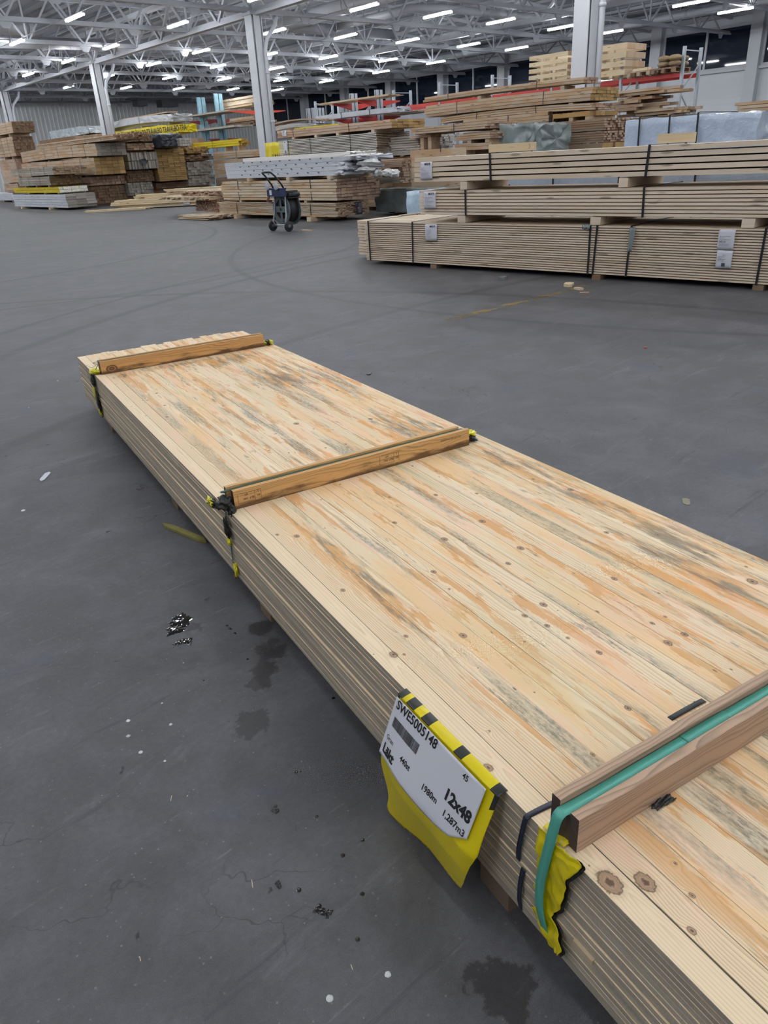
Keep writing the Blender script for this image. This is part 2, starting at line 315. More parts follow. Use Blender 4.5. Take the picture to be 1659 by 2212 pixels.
        wxs = d if wxs is None else t.M('MINIMUM', wxs, d)
    wm = t.step(t.M('ADD', wxs, t.M('MULTIPLY', t.M('SUBTRACT', st(30, 3.2, 5.0, 7, .72), .5), 5.0)), .1, 1.0, 1, 0)
    ws = st(24, 5, 37.0, 5, .65)
    c = t.mix(t.M('MULTIPLY', wm, .72), c, t.mix(t.step(ws, .42, .56), (.66, .32, .09), (.15, .12, .085)))
    # knots on top
    rg = t.M('MULTIPLY_ADD', t.M('SINE', t.M('MULTIPLY', kall, 11.0)), .25, .45)
    c = t.mix(t.step(kall, 1.0, 1.7, .38, 0), c, (.52, .34, .18))
    c = t.mix(t.step(kall, .85, 1.08, .9, 0), c, t.mix(t.step(kall, .2, .55), (.10, .05, .03), t.mix(rg, (.50, .33, .22), (.30, .18, .11))))
    c = t.mix(t.step(t.M('ABSOLUTE', t.M('SUBTRACT', kall, 1.0)), .03, .16, .75, 0), c, (.09, .055, .035))
    # dark flecks
    v3 = t.n('TexVoronoi', _Vector=t.xyz(t.M('MULTIPLY', x, 20), t.M('MULTIPLY', y, 7)), _Scale=1.0); r5 = t.n('SeparateColor', _0=v3.outputs[1])
    fl = t.M('MULTIPLY', t.step(v3.outputs[0], .03, .07, 1, 0), t.M('GREATER_THAN', r5.outputs[0], .6)); c = t.mix(t.M('MULTIPLY', fl, .8), c, (.08, .06, .045))
    t.bump(t.M('SUBTRACT', fib, t.M('MULTIPLY', late, .5)), .12, .0008)
    return t.out(c, .62, Specular_IOR_Level=.25)
m_batten = batten_mat()
def sawn_mat():
    t = NT('sawn_grey_edge'); p = t.n('TexCoord').outputs['Object']; s = t.n('SeparateXYZ', _0=p)
    zi = t.M('FLOOR', t.M('DIVIDE', s.outputs[2], .0125)); w = t.n('TexWhiteNoise', noise_dimensions='1D', _W=zi).outputs[0]
    n1 = t.noise(t.xyz(t.M('MULTIPLY', zi, 3.1), t.M('MULTIPLY', s.outputs[1], 2.2), t.M('MULTIPLY', s.outputs[2], 260)), 1, 6, .65)
    n2 = t.noise(t.xyz(0.0, t.M('MULTIPLY', s.outputs[1], 300), t.M('MULTIPLY', s.outputs[2], 90)), 1, 3, .6)
    n3 = t.noise(t.xyz(t.M('MULTIPLY', zi, 5.1), t.M('MULTIPLY', s.outputs[1], 5), 0.0), 1, 4, .6)
    c = t.mix(w, (.36, .31, .25), (.46, .40, .32)); c = t.mix(t.step(n3, .5, .75), c, (.56, .46, .33))
    k = t.M('ADD', t.M('MULTIPLY', n1, .55), t.M('MULTIPLY_ADD', n2, .35, .55))
    c = t.mix(1.0, c, t.n('CombineColor', _0=k, _1=k, _2=k).outputs[0], 'MULTIPLY')
    vo = t.n('TexVoronoi', _Vector=t.xyz(0.0, t.M('MULTIPLY', s.outputs[1], 3.1), t.M('MULTIPLY', s.outputs[2], 55)), _Scale=1.0); rr = t.n('SeparateColor', _0=vo.outputs[1])
    c = t.mix(t.M('MULTIPLY', t.step(vo.outputs[0], .035, .07, .85, 0), t.M('GREATER_THAN', rr.outputs[0], .4)), c, (.07, .045, .03))
    t.bump(n2, .3, .001); return t.out(c, .85, Specular_IOR_Level=.15)
m_sawn = sawn_mat()
def dunnage_mat(name, c1, c2, dark, kx=None):
    """planed cross timber: grain along local X"""
    t = NT(name); p = t.n('TexCoord').outputs['Object']; s = t.n('SeparateXYZ', _0=p)
    n0 = t.noise(t.xyz(t.M('MULTIPLY', s.outputs[0], 2.0), t.M('MULTIPLY', s.outputs[1], 6), t.M('MULTIPLY', s.outputs[2], 9)), 1, 3, .55)
    rad = t.M('SQRT', t.M('ADD', t.M('POWER', t.M('ADD', s.outputs[2], t.M('MULTIPLY_ADD', n0, .09, -.075)), 2), t.M('POWER', t.M('ADD', s.outputs[1], .02+.0), 2)))
    rad = t.M('ADD', rad, t.M('MULTIPLY', t.noise(t.xyz(t.M('MULTIPLY', s.outputs[0], 14), t.M('MULTIPLY', s.outputs[1], 200), t.M('MULTIPLY', s.outputs[2], 200)), 1, 2, .5), .0018))
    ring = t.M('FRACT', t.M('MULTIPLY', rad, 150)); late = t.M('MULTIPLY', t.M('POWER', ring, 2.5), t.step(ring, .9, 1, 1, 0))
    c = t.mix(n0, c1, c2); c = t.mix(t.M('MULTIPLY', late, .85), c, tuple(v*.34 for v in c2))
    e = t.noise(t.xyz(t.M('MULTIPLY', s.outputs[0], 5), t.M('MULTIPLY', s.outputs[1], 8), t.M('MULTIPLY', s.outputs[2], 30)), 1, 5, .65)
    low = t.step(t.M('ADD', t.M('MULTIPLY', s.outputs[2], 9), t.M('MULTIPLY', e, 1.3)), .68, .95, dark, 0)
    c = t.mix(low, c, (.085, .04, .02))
    return t.out(c, .5, Specular_IOR_Level=.35)
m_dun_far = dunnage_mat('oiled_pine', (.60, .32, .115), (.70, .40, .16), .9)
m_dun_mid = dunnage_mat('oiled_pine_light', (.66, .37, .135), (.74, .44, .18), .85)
m_dun_near = dunnage_mat('brown_spruce', (.44, .285, .19), (.54, .37, .26), .0)
m_dun_end = flat('dark_end_grain', (.075, .05, .042), .75, var=.4, sc=60)
m_dun_green = flat('dull_green_timber', (.24, .20, .10), .7, var=.3, sc=20)
# ------------------------------------------------------------------ the hall
XW = 46.5; YB = 68.0; X0 = -24.0; Y0 = -20.0
tag(MB().box(X0, XW, Y0, YB, -.1, 0).build('floor', m_floor), 'worn dark grey concrete hall floor', kind='structure')
# back wall of vertical ribbed sheet
mb = MB(); n = int((XW-X0)/.34)
for i in range(n):
    x = X0+i*.34
    pr = [(x, 0), (x+.20, 0), (x+.23, -.05), (x+.31, -.05), (x+.34, 0)]
    for (xa, ya), (xb, yb) in zip(pr, pr[1:]): mb.quad([(xa, YB+ya, 0), (xb, YB+yb, 0), (xb, YB+yb, 7.15), (xa, YB+ya, 7.15)])
m_sheet = flat('ribbed_sheet', (.84, .85, .86), .5, var=.04, sc=.6)
mb.box(X0, XW+.3, YB+.01, YB+.2, 0, 9)
tag(mb.build('wall_back', m_sheet), kind='structure')
tag(MB().box(X0, XW, YB-.3, YB, 7.15, 9).build('trim_1', flat('upper_band', (.46, .47, .50), .6, var=.05)), kind='structure')
tag(MB().box(X0-.2, X0, Y0, YB, 0, 9).build('wall_left', paint), kind='structure')
tag(MB().box(X0, XW, Y0-.2, Y0, 0, 9).build('wall_front', paint), kind='structure')
# window wall: horizontal white panels below, ribbon of windows, white band above
m_panel = flat('white_panel', (.62, .64, .68), .45, var=.05, sc=.5)
mb = MB()
for k in range(16):
    z = k*.30; mb.box(XW, XW+.25, Y0, YB, z+.012, z+.30); 
mb.box(XW+.02, XW+.25, Y0, YB, 0, 4.81)
mb.box(XW, XW+.25, Y0, YB, 6.84, 9)
tag(mb.build('wall_right', m_panel), kind='structure')
glass = NT('night_glass').out((.008, .014, .030), .035, Specular_IOR_Level=.55)
PB = [20.5+5.87*k-.03*k for k in range(-6, 9)]
pil = MB(); wi = 0
for k, b in enumerate(PB):
    MBp = MB().box(46.05, XW, b-.02, b+.62, 0, 7.35)
    tag(MBp.build('trim_%d' % (k+2), paint), kind='structure')
for k in range(len(PB)-1):
    b0, b1 = PB[k]+.62, PB[k+1]-.02
    if k == len(PB)-2: b1 = PB[k+1]-.02
    w = empty('window_%d' % (k+1), (XW, (b0+b1)/2, 5.8), kind='structure')
    def W(mbx, nm, mt): 
        o = mbx.build(nm, mt, w); o.data.transform(Matrix.Translation((-XW, -(b0+b1)/2, -5.8))); return o
    fr = MB().box(XW-.06, XW+.1, b0, b1, 4.72, 4.86).box(XW-.06, XW+.1, b0, b1, 6.72, 6.86).box(XW-.06, XW+.1, b0, b0+.10, 4.86, 6.72).box(XW-.06, XW+.1, b1-.10, b1, 4.86, 6.72)
    mid = (b0+b1)/2; fr.box(XW-.05, XW+.1, mid-.06, mid+.06, 4.86, 6.72)
    W(fr, 'window_frame', paint)
    W(MB().box(XW+.03, XW+.05, b0+.1, mid-.06, 4.86, 6.72), 'window_pane', glass); W(MB().box(XW+.03, XW+.05, mid+.06, b1-.1, 4.86, 6.72), 'window_pane', glass)
tag(MB().box(46.2, XW, Y0, YB, 4.60, 4.72).box(46.2, XW, Y0, YB, 2.42, 2.60).box(46.1, XW, Y0, YB, 7.2, 7.4).build('trim_40', paint), kind='structure')
# roof deck: trapezoid sheet running along the hall
mb = MB()
def zr(x): return 8.45 if x < 30 else 8.45-(x-30)/(XW-30)*1.0
x = X0
while x < XW:
    pr = [(x, 0), (x+.42, 0), (x+.5, .12), (x+.8, .12), (x+.88, 0)]
    for (xa, h1), (xb, h2) in zip(pr, pr[1:]): mb.quad([(xa, Y0, zr(xa)+h1), (xb, Y0, zr(xb)+h2), (xb, YB, zr(xb)+h2), (xa, YB, zr(xa)+h1)])
    x += .88
mb.box(X0, XW, Y0, YB, 9, 9.1)
tag(mb.build('ceiling', deckm), kind='structure')
# trusses across the hall, every 4.9 m
TB = [12.66+4.9*k for k in range(-6, 12)]; ZC = 6.44
nv = len([b for b in TB if b > 0])
for i, b in enumerate(TB):
    t = empty('roof_truss', (18.5, b, ZC), kind='thing', label='grey steel roof truss across the hall, %s from the back wall' % ordinal(len(TB)-1-i), cat='roof truss', group='roof trusses spanning the hall')
    x0, x1 = X0-18.5, XW-18.5
    m = MB().box(x0, x1, -.09, .09, -.05, .03).box(x0, x1, -.012, .012, .03, .12); x = -4.9*8+2.45
    while x < x1:
        if x > x0: m.quad([(x-.26, -.02, -.05), (x+.26, -.02, -.05), (x+.12, -.02, -.26), (x-.12, -.02, -.26)]); m.quad([(x-.26, .02, -.05), (x-.12, .02, -.26), (x+.12, .02, -.26), (x+.26, .02, -.05)])
        x += 4.9
    m.build('bottom_chord', steelw, t)
    m = MB()
    m.bar((x0, 0, 1.62), (30-18.5, 0, 1.62), .16, .12); m.bar((30-18.5, 0, 1.62), (x1, 0, .72), .16, .12); m.build('top_chord', steelw, t)
    m = MB(); step = 2.45; k = 0; x = -4.9*8
    while x < x1-step:
        if x >= x0:
            zt = zr(x+step/2+18.5)-ZC-.35
            m.bar((x, 0, 0), (x+step/2, 0, zt), .07, .07, up=(0, 1, 0)); m.bar((x+step/2, 0, zt), (x+step, 0, 0), .07, .07, up=(0, 1, 0))
            if k % 2 == 0: m.bar((x, 0, 0), (x, 0, zr(x+18.5)-ZC-.35), .06, .06)
        x += step; k += 1
    m.build('web_bracing', steelw, t)
# girder over the column row
CB = [12.66+14.7*k for k in (-1, 0, 1, 2, 3)]
def girder(x, label, z0, z1, ya, yb):
    t = empty('roof_girder', (x, 0, z0), kind='thing', label=label, cat='roof girder')
    h = z1-z0
    MB().box(-.12, .12, ya, yb, -.08, .02).box(-.012, .012, ya, yb, .02, .16).build('bottom_chord', steelw, t)
    MB().box(-.14, .14, ya, yb, h-.16, h).build('top_chord', steelw, t)
    m = MB(); y = ya; k = 0
    while y < yb-2.4:
        m.bar((0, y, 0), (0, y+1.225, h), .11, .11, up=(1, 0, 0)); m.bar((0, y+1.225, h), (0, y+2.45, 0), .11, .11, up=(1, 0, 0)); y += 2.45
    m.build('web_bracing', steelw, t)
girder(18.5, 'deep white lattice girder running over the row of columns', 6.36, 7.72, 12.66-14.7*2, 67.6)
girder(32.5, 'slim lattice girder halfway between columns and window wall', 6.62, 7.75, -17, 67.6)
girder(2.4, 'slim lattice girder over the open floor beside the batten bundle', 6.62, 7.75, -17, 67.6)
for i, x in enumerate([-20+2.45*k for k in range(27)]):
    z = zr(x)-.13
    if x > 46: continue
    tag(MB().box(x-.05, x+.05, Y0, YB, z, z+.12).build('roof_purlin', steelw), 'thin grey roof purlin under the deck, %s from the window wall' % ordinal(26-i), 'roof purlin', 'purlins under the roof deck', kind='thing')
# columns
for i, b in enumerate(CB):
    if b < 0: continue
    t = empty('steel_column', (18.5, b, 0), kind='thing', group='white steel columns in a row', cat='column',
              label=['white steel column with downpipe behind the shrink-wrapped bundle, nearest of the row', 'white steel column rising behind the long white wrapped bundles', 'white steel column beside the yellow wrapped bundle', 'farthest white steel column, by the back wall at the edge of view'][i-1])
    MB().box(-.24, -.205, -.22, .22, 0, 6.3).box(.205, .24, -.22, .22, 0, 6.3).box(-.205, .205, -.02, .02, 0, 6.3).box(-.28, .28, -.26, .26, 0, .04).build('shaft', paint, t)
    MB().box(-.15, .13, -.25, -.215, 0, 6.3).build('cover_plate', paint, t)
    dp = MB().tube([(.20, -.30, .1), (.20, -.30, 5.2), (.32, -.30, 5.55), (.75, -.30, 6.0), (.85, -.30, 6.3)], .075, 12)
    for z in (1.4, 2.75, 4.4): dp.tube([(.20, -.30, z), (.20, -.30, z+.08)], .092, 12)
    dp.build('downpipe', paint, t)
    MB().box(-.30, .30, -.28, .28, 6.3, 6.42).build('cap_plate', steelw, t)
# ------------------------------------------------------------------ lights
em = NT('led_tube'); em.b.inputs['Emission Color'].default_value = (.93, .97, 1, 1); em.b.inputs['Emission Strength'].default_value = 60; em.b.inputs['Base Color'].default_value = (.8, .8, .8, 1)
AR = [37.5, 33.55, 29.15, 25.25, 21.37, 16.85, 12.83, 8.6, 4.5, .3, -3.9, -8.1]
BR = [65, 59.1, 53.2, 47.1, 41.3, 36.3, 30.1, 24.3, 18.0, 12.2, 6.4, .6, -5.2, -11, -16]  # two rows nearest the back wall are unseen lamps added to brighten it
ZL = 6.27
me_h = me_t = me_w = None
for i, a in enumerate(AR):
    for k, b in enumerate(BR):
        if b > 54 and a > 17: continue  # added back-wall rows are kept only where they stay out of view
        o = empty('tube_light', (a, b, ZL), kind='thing', cat='ceiling light', group='LED tube lights under the roof',
                  label='bright white tube light, %s from the back wall in the %s row from the windows' % (ordinal(k-(2 if a > 17 else 0)), ordinal(i)))
        if me_h is None:
            h = MB().box(-.04, .04, -.80, .80, .052, .10).build('lamp_housing', paint, o); me_h = h.data
            h2 = MB().box(-.055, .055, -.76, .76, 0, .05).build('lamp_tube', em.m, o); me_t = h2.data
            h3 = MB().box(-.006, .006, -.6, -.59, .1, .62).build('hanger_wire', steelw, o); me_w = h3.data; h4 = MB().box(-.006, .006, .59, .60, .1, .62).build('hanger_wire', steelw, o); me_v = h4.data
        else:
            for nm, me in (('lamp_housing', me_h), ('lamp_tube', me_t), ('hanger_wire', me_w), ('hanger_wire', me_v)):
                c = bpy.data.objects.new(nm, me); col.objects.link(c); c.parent = o
for i, a in enumerate(AR[:9]):
    tag(MB().tube([(a, -15, ZL+.12), (a, 58, ZL+.12)], .012, 5).build('light_cable', steelw), 'thin cable run along the %s row of lights from the windows' % ordinal(i), 'cable', 'cables carrying the light rows', kind='thing')
# ducts
def duct(pts, r, label):
    t = empty('air_duct', pts[0], kind='thing', label=label, cat='air duct'); p0 = Vector(pts[0])
    MB().tube([Vector(p)-p0 for p in pts], r, 16).build('duct_pipe', ductm, t)
    m = MB()
    for a, b in zip(pts, pts[1:]):
        a, b = Vector(a)-p0, Vector(b)-p0; L = (b-a).length
        for k in range(1, int(L/2.5)+1): q = a+(b-a)*(k*2.5/L); d = (b-a).normalized()*.03; m.tube([q-d, q+d], r+.02, 16)
    if m.v: m.build('duct_clamp', steelw, t)
    for a, b in zip(pts, pts[1:]):
        a, b = Vector(a)-p0, Vector(b)-p0; L = (b-a).length
        for k in range(int(L/4)+1):
            q = a+(b-a)*min(1, (k*4+.4)/L); MB().bar(q+Vector((0, 0, r)), q+Vector((0, 0, 1.1)), .025).build('hanger_rod', steelw, t)
duct([(23.9, 33.0, 7.05), (23.6, 27, 7.05), (23.4, 8, 7.05)], .30, 'large round white air duct running toward the camera above the second column')
duct([(24.2, 33.2, 7.05), (31.2, 33.3, 7.05)], .24, 'round air duct crossing the hall behind the roof lattice')
duct([(27.0, 32.9, 7.1), (26.9, 27.5, 7.1), (28.2, 26.9, 7.1), (33.2, 26.8, 7.1), (38, 26.6, 7.1)], .17, 'slimmer bent air duct crossing toward the window wall')
duct([(4, 38.4, 7.1), (14.2, 37.9, 7.1)], .30, 'round air duct with a closed end, upper left of the roof')
duct([(13.5, 41.6, 7.0), (20.0, 40.7, 7.0)], .24, 'grey air duct crossing behind the second row of lights')
duct([(40.8, 2, 6.95), (40.8, 62, 6.95)], .15, 'long white pipe along the window side of the roof')
duct([(42.3, 2, 7.0), (42.3, 64, 7.0)], .06, 'thin pipe nearest to the window wall under the roof')
tag(MB().box(28.5, 33.6, 59.5, 60.6, 6.1, 6.25).box(29.0, 29.8, 59.6, 60.5, 5.7, 6.1).box(31, 32.4, 59.6, 60.5, 5.65, 6.1).build('ceiling_heater', flat('dark_unit', (.03, .03, .035), .5)), 'dark heater units hanging under the roof before the back wall', 'heater', kind='thing')
# ------------------------------------------------------------------ packs of boards
PK = []
def pack(name, label, group, a, w, bR, bL, z0, z1, rows, cols, side='tan', end='e_tan', jit=.03, bow=0.0, straps=(), gap=.0065, tilt=0.0, cat='lumber pack', strapm=None, strapw=.02, indiv=True, ragged=0.0, out=.25, yaw=0.0):
    """boards lying along Y between bR (near end) and bL; front face at x=a"""
    if bL-bR < .35: bL = bR+(1.1 if 'small-block' in label or 'orange tinted' in label else 2.0)
    b0 = bR; L = bL-bR; o = empty(name, (a, bR, z0), yaw, label=label, cat=cat, group=group, kind='thing')
    H = z1-z0; rh = H/rows; cw = w/cols; seg = 8 if bow else 1
    def zz(y): return bow*4*(y/L)*(1-y/L) + tilt*y
    def board(m, c, r):
        x0, x1 = c*cw+gap/2, (c+1)*cw-gap/2; za, zb = r*rh+gap/2, (r+1)*rh-gap/2
        dx = R.uniform(-1, 1)*out*jit if c == 0 else 0
        ya = R.uniform(-1, 1)*jit - (R.random()**2)*ragged; yb = L+R.uniform(-1, 1)*jit
        k = len(m.v)
        for s in range(seg+1):
            y = ya+(yb-ya)*s/seg; h = zz(y)
            m.v += [(x0+dx, y, za+h), (x1+dx, y, za+h), (x1+dx, y, zb+h), (x0+dx, y, zb+h)]
        for s in range(seg):
            q = k+s*4
            for i in range(4): m.f.append((q+i, q+4+i, q+4+(i+1) % 4, q+(i+1) % 4)); m.mi.append(0); m.sm.append(False)
        q = k+seg*4
        m.f.append((k, k+1, k+2, k+3)); m.f.append((q+3, q+2, q+1, q)); m.mi += [1, 1]; m.sm += [False, False]
    mats = [MATS[side], MATS[end]]; PK.append((a, a+w, bR, bL, z0, z1, label, o))
    cells = [(c, r) for c in range(cols) for r in range(rows)]
    if indiv:
        one = cells[:100]; rest = cells[100:]
        if rows*cols > 100:
            vis = [(c, r) for c, r in cells if c == 0 or r == rows-1]; oth = [q for q in cells if q not in vis]
            one = (vis+oth)[:100]; rest = (vis+oth)[100:]
        for c, r in one:
            m = MB(); board(m, c, r); m.build('board', mats, o)
        if rest:
            m = MB()
            for c, r in rest: board(m, c, r)
            tag(m.build('board', mats, o), kind='stuff')
    else:
        m = MB()
        for c, r in cells: board(m, c, r)
        m.build('board_stack', mats, o)
    for y in straps:
        h = zz(y); e = .006; tl = R.uniform(-.02, .02)
        m = MB(); lp = [(-e, 0), (w+e, 0), (w+e, H), (-e, H)]; lo = [(-e-.004, -.004), (w+e+.004, -.004), (w+e+.004, H+.006), (-e-.004, H+.006)]
        sw = strapw/2
        lp = [(x, z+h+(.002 if z else -.002)) for x, z in lp]; lo = [(x, z+h) for x, z in lo]
        for i in range(4):
            (xa, za), (xb, zb) = lo[i], lo[(i+1) % 4]; (xc, zc), (xd, zd) = lp[i], lp[(i+1) % 4]
            ta, tb = tl*za/H, tl*zb/H
            m.quad([(xa, y-sw+ta, za), (xb, y-sw+tb, zb), (xb, y+sw+tb, zb), (xa, y+sw+ta, za)])
            for sg in (-sw, sw): m.quad([(xc, y+sg+ta, zc), (xd, y+sg+tb, zd), (xb, y+sg+tb, zb), (xa, y+sg+ta, za)])
        m.build('strap', strapm or blackst, o)
    return o
def sheet_label(o, y, z, w, h, lines=(), name='paper_label', x=-.012, mat=None, head=None, block=False):
    """paper stapled to the front (-X) face; y is the left edge seen from the aisle (far end), width runs toward the camera"""
    m = MB(); nz = 6
    def fn(u, v): return (x-.006*math.sin(v*3)-.004*math.sin(u*5), y-u*w, z-v*h)
    m.grid(fn, 6, nz); lb = m.build(name, mat or paper, o, solid=.001)
    def tf(px, py): return (x-.012, y-px, z+py)
    t = MB()
    for s, px, py, sz, bd in lines: text_mb(s, sz, lambda a, b: tf(px*w+a, -py*h+b), t, bd)
    if head: pass
    if block:
        for k in range(5): t.box(x-.0125, x-.0120, y-w*.62, y-w*.38, z-h*(.72+.04*k), z-h*(.72+.04*k)+h*.028)
    if t.v: t.build('lettering', ink, lb)
    g = MB()
    for k in range(7):
        yy = .34+.075*k
        if not block or k < 4: g.box(x-.0122, x-.0118, y-w*R.uniform(.35, .8), y-w*.1, z-h*yy-.0035, z-h*yy)
    g.build('printed_line', greyink, lb)
    return lb
def bearers(label, group, a0, a1, bs, z0, z1, wd=.09, mat='pale', name='timber_bearer'):
    for i, b in enumerate(bs):
        o = MB().box(0, a1-a0, -wd/2, wd/2, 0, z1-z0, 0, 0).build(name, [MATS[mat]], loc=(a0, b, z0))
        tag(o, label % (ordinal(i)+' from its near end') if '%s' in label else label, 'timber bearer', group, 'thing')
def ppx(a, xL, xR, yT, yB, xE=None):
    """pack placement from its measured corners on the plane x=a"""
    br = P(xR, yB, a=a); tr = P(xR, yT, a=a); bl = P(xL, (yT+yB)/2, a=a)
    w = (P(xE, yB, b=br.y).x-a) if xE else 1.2
    return dict(a=a, w=w, bR=br.y, bL=bl.y, z0=br.z, z1=tr.z)
exec_packs = []
G1 = 'white and timber packs stacked nearest the back-left aisle'
# --- right-hand near stack: three packs sloping slightly across the aisle
RY = -math.atan2(7.6-7.05, 8.247-3.0)
def rpack(label, bL, bR, z0, z1, rows, cols, w, straps, **k):
    # front line passes (7.05, 8.25) and (7.6, 3.0); local Y runs from the near end to the far end
    L = bL-bR; d = Vector((7.05-7.6, 8.25-3.0, 0)).normalized(); t = (bR-3.0)/d.y
    o = pack('lumber_pack', label, 'pale packs strapped at the right of the hall', 0, w, 0, L/d.y, z0, z1, rows, cols, straps=straps, side='fresh_r', end='e_pale', **k)
    o.location = (7.6+d.x*t, bR, z0); o.rotation_euler.z = math.atan2(-d.x, d.y); return o, d.y
wood_side('fresh_r', (.70, .58, .46), (.66, .53, .38), .20)
B0 = 1.0
def yy(b): return (b-B0)/.9946
r1, _ = rpack('low pale pack of thin boards on the floor, bottom of the right-hand stack', 8.25, B0, .055, .565, 20, 8, 1.05, [yy(P(799, 520, a=7.06).y), yy(P(889, 520, a=7.12).y), yy(P(1267, 540, a=7.35).y), yy(P(1277, 540, a=7.35).y), yy(P(1351, 545, a=7.4).y), yy(P(1645, 550, a=7.6).y)], jit=.012, strapw=.022, out=.5, gap=.009)
r2, _ = rpack('pale pack of eight thin layers, middle of the right-hand stack', 7.255, B0, .655, .94, 8, 6, .95, [yy(P(1003, 430, a=7.2).y), yy(P(1387, 430, a=7.42).y)], jit=.012, strapw=.024, out=.5, gap=.009)
r3, _ = rpack('pale pack of thick planks with air gaps, topmost of the right-hand stack', 7.33, B0, 1.035, 1.325, 5, 4, .9, [yy(P(1059, 350, a=7.25).y), yy(P(1397, 340, a=7.45).y)], jit=.012, gap=.014, strapw=.026, out=.6)
for o, z, s in ((r3, -.055, '#6318'), (r2, -.01, '#6319'), (r1, -.02, '#6319')):
    H = {r1: .51, r2: .285, r3: .29}[o]; y = {r1: yy(7.16), r2: yy(7.17), r3: yy(7.22)}[o]
    sheet_label(o, y, H+z, .19, .20, [(s, .42, .18, .034, .0012), ('-', .12, .17, .04, 0)])
lb = sheet_label(r1, yy(P(1556, 490, a=7.55).y), .50, .155, .19, [('4.80 · 20', .1, .62, .018, 0)], name='torn_label'); sheet_label(r1, yy(P(1553, 525, a=7.55).y), .305, .15, .17, [('2 2', .4, .3, .02, 0)], name='torn_label', block=True)
m = MB().grid(lambda u, v: (-.02-.03*v-.01*math.sin(u*7), yy(P(1362, 500, a=7.4).y)-.07*(u-.5)*(1-.3*v), .50-.24*v), 5, 7); m.build('torn_film', greyf, r1, solid=.001)
for px in (1268, 1276): MB().grid(lambda u, v: (-.015-.02*math.sin(v*3), yy(P(px-9, 490, a=7.35).y)-.05*(u-.5), .52-.05*v+.01*math.sin(u*9)), 4, 3).build('torn_film', greyf, r1, solid=.001)
dR = Vector((7.05-7.6, 8.25-3.0, 0)).normalized()
def on_r(b, off=0.0): t = (b-3.0)/dR.y; return Vector((7.6+dR.x*t+off*dR.y, b-off*dR.x, 0))
def rstick(b, off, L, z0, z1, label, wd=.09, mat='fresh_r'):
    p = on_r(b, off); o = MB().box(0, L, -wd/2, wd/2, 0, z1-z0).build('timber_bearer', [MATS[mat]], loc=(p.x, p.y, z0)); o.rotation_euler.z = math.atan2(-dR.x, dR.y)
    tag(o, label, 'timber bearer', 'bearers in the right-hand stack', 'thing')
for b, l in ((7.05, 'nearest its left end'), (4.75, 'at its middle'), (3.05, 'at the photo edge'), (1.4, 'beyond the photo edge')): rstick(b, .0, 1.0, 0, .052, 'dark bearer under the bottom pack of the right-hand stack, %s' % l, .1, 'brown')
for px, l in ((993, 'below the left strap'), (1262, 'at its middle'), (1580, 'toward the photo edge')): rstick(P(px, 465, a=7.2).y, .01, .9, .568, .652, 'short bearer between bottom and middle pale packs, %s' % l, .12)
for px, l in ((1010, 'squared pale end, left one'), (1330, 'squared pale end, middle one'), (1652, 'squared pale end, right one')): rstick(P(px, 398, a=7.3).y, .0, .9, .943, 1.032, 'bearer between middle and top pale packs, %s' % l, .10)
def rplank(px0, px1, off, h, label, mark=None):
    y0, y1 = P(px0, 320, a=7.4).y, P(px1, 310, a=7.5).y; p = on_r(y1, off); o = empty('loose_plank', (p.x, p.y, 1.334), math.atan2(-dR.x, dR.y), label=label, cat='plank', kind='thing', group='short planks on the right-hand stack')
    MB().box(0, .045, 0, (y0-y1), 0, h, 0, 1).build('plank', [MATS['fresh'], MATS['e_pale']], o)
    if mark: text_mb(mark, .07, lambda a, b: (-.001, .08-a, .02+b)).build('stamp', greyink, o)
rplank(1060, 1163, .12, .085, 'short pale plank on edge by the left strap, top of right-hand stack', '3'); rplank(1399, 1487, .12, .085, 'short pale plank on edge by the right strap, top of right-hand stack')
# pack hidden behind the bottom one, showing a light top and end
pack('lumber_pack', 'pale pack peeking out behind the bottom right-hand pack', 'pale packs strapped at the right of the hall', 7.45, 1.5, 8.36, 8.87, .05, .53, 12, 6, 'fresh_r', 'e_pale', straps=(.2,), jit=.01)
bearers('bearer under the pale pack behind the bottom right-hand pack', None, 7.6, 8.8, [8.6], 0, .048)
tag(MB().box(0, .5, 0, .06, 0, .035, 0, 1).build('plank_offcut', [MATS['fresh'], MATS['e_pale']], loc=(7.9, 8.4, .535)), 'short offcut lying on the pale pack left of the right-hand stack', 'plank', kind='thing')
# --- stacks along the aisle (front faces near x = 12)
def std(label, group, px, rows, cols, side, end, name='lumber_pack', snap=None, **k):
    d = ppx(*px)
    if snap: d['z0'] = snap[0]; d['z1'] = snap[1]
    return pack(name, label, group, rows=rows, cols=cols, side=side, end=end, **d, **k), d
GM = 'packs stacked behind the strap dispenser'
GL = 'packs stacked at the far left'
# middle stack
o, d = std('pack of thin tan boards, bottom of the stack behind the strap dispenser', GM, (11.7, 475, 728, 440, 480.5, 799), 11, 12, 'pale', 'e_pink', gap=.010, out=.5, snap=(.10, .415), straps=(1.0, 2.6, 4.4), jit=.05, strapw=.025)
bearers('pale bearer under the tan pack behind the strap dispenser, %s', 'bearers under the middle stack', 11.55, 12.7, [15.6, 19.0], 0, .098, .16)
bearers('small bearer between the two tan packs behind the strap dispenser, %s', 'bearers in the middle stack', 11.72, 12.7, [15.9, 17.3, 18.9], .418, .462, .1)
o2, _ = std('pack of thick tan planks, second up behind the strap dispenser', GM, (11.7, 480, 730, 386, 435, 822), 7, 9, 'pale', 'e_pink', gap=.010, out=.5, snap=(.465, .935), straps=(1.0, 4.3), jit=.05, strapw=.025)
bearers('bearer under the white wrapped bundles, %s', 'bearers under the white bundles', 11.6, 12.9, [14.75, 16.4, 18.2], .938, 1.005, .12)
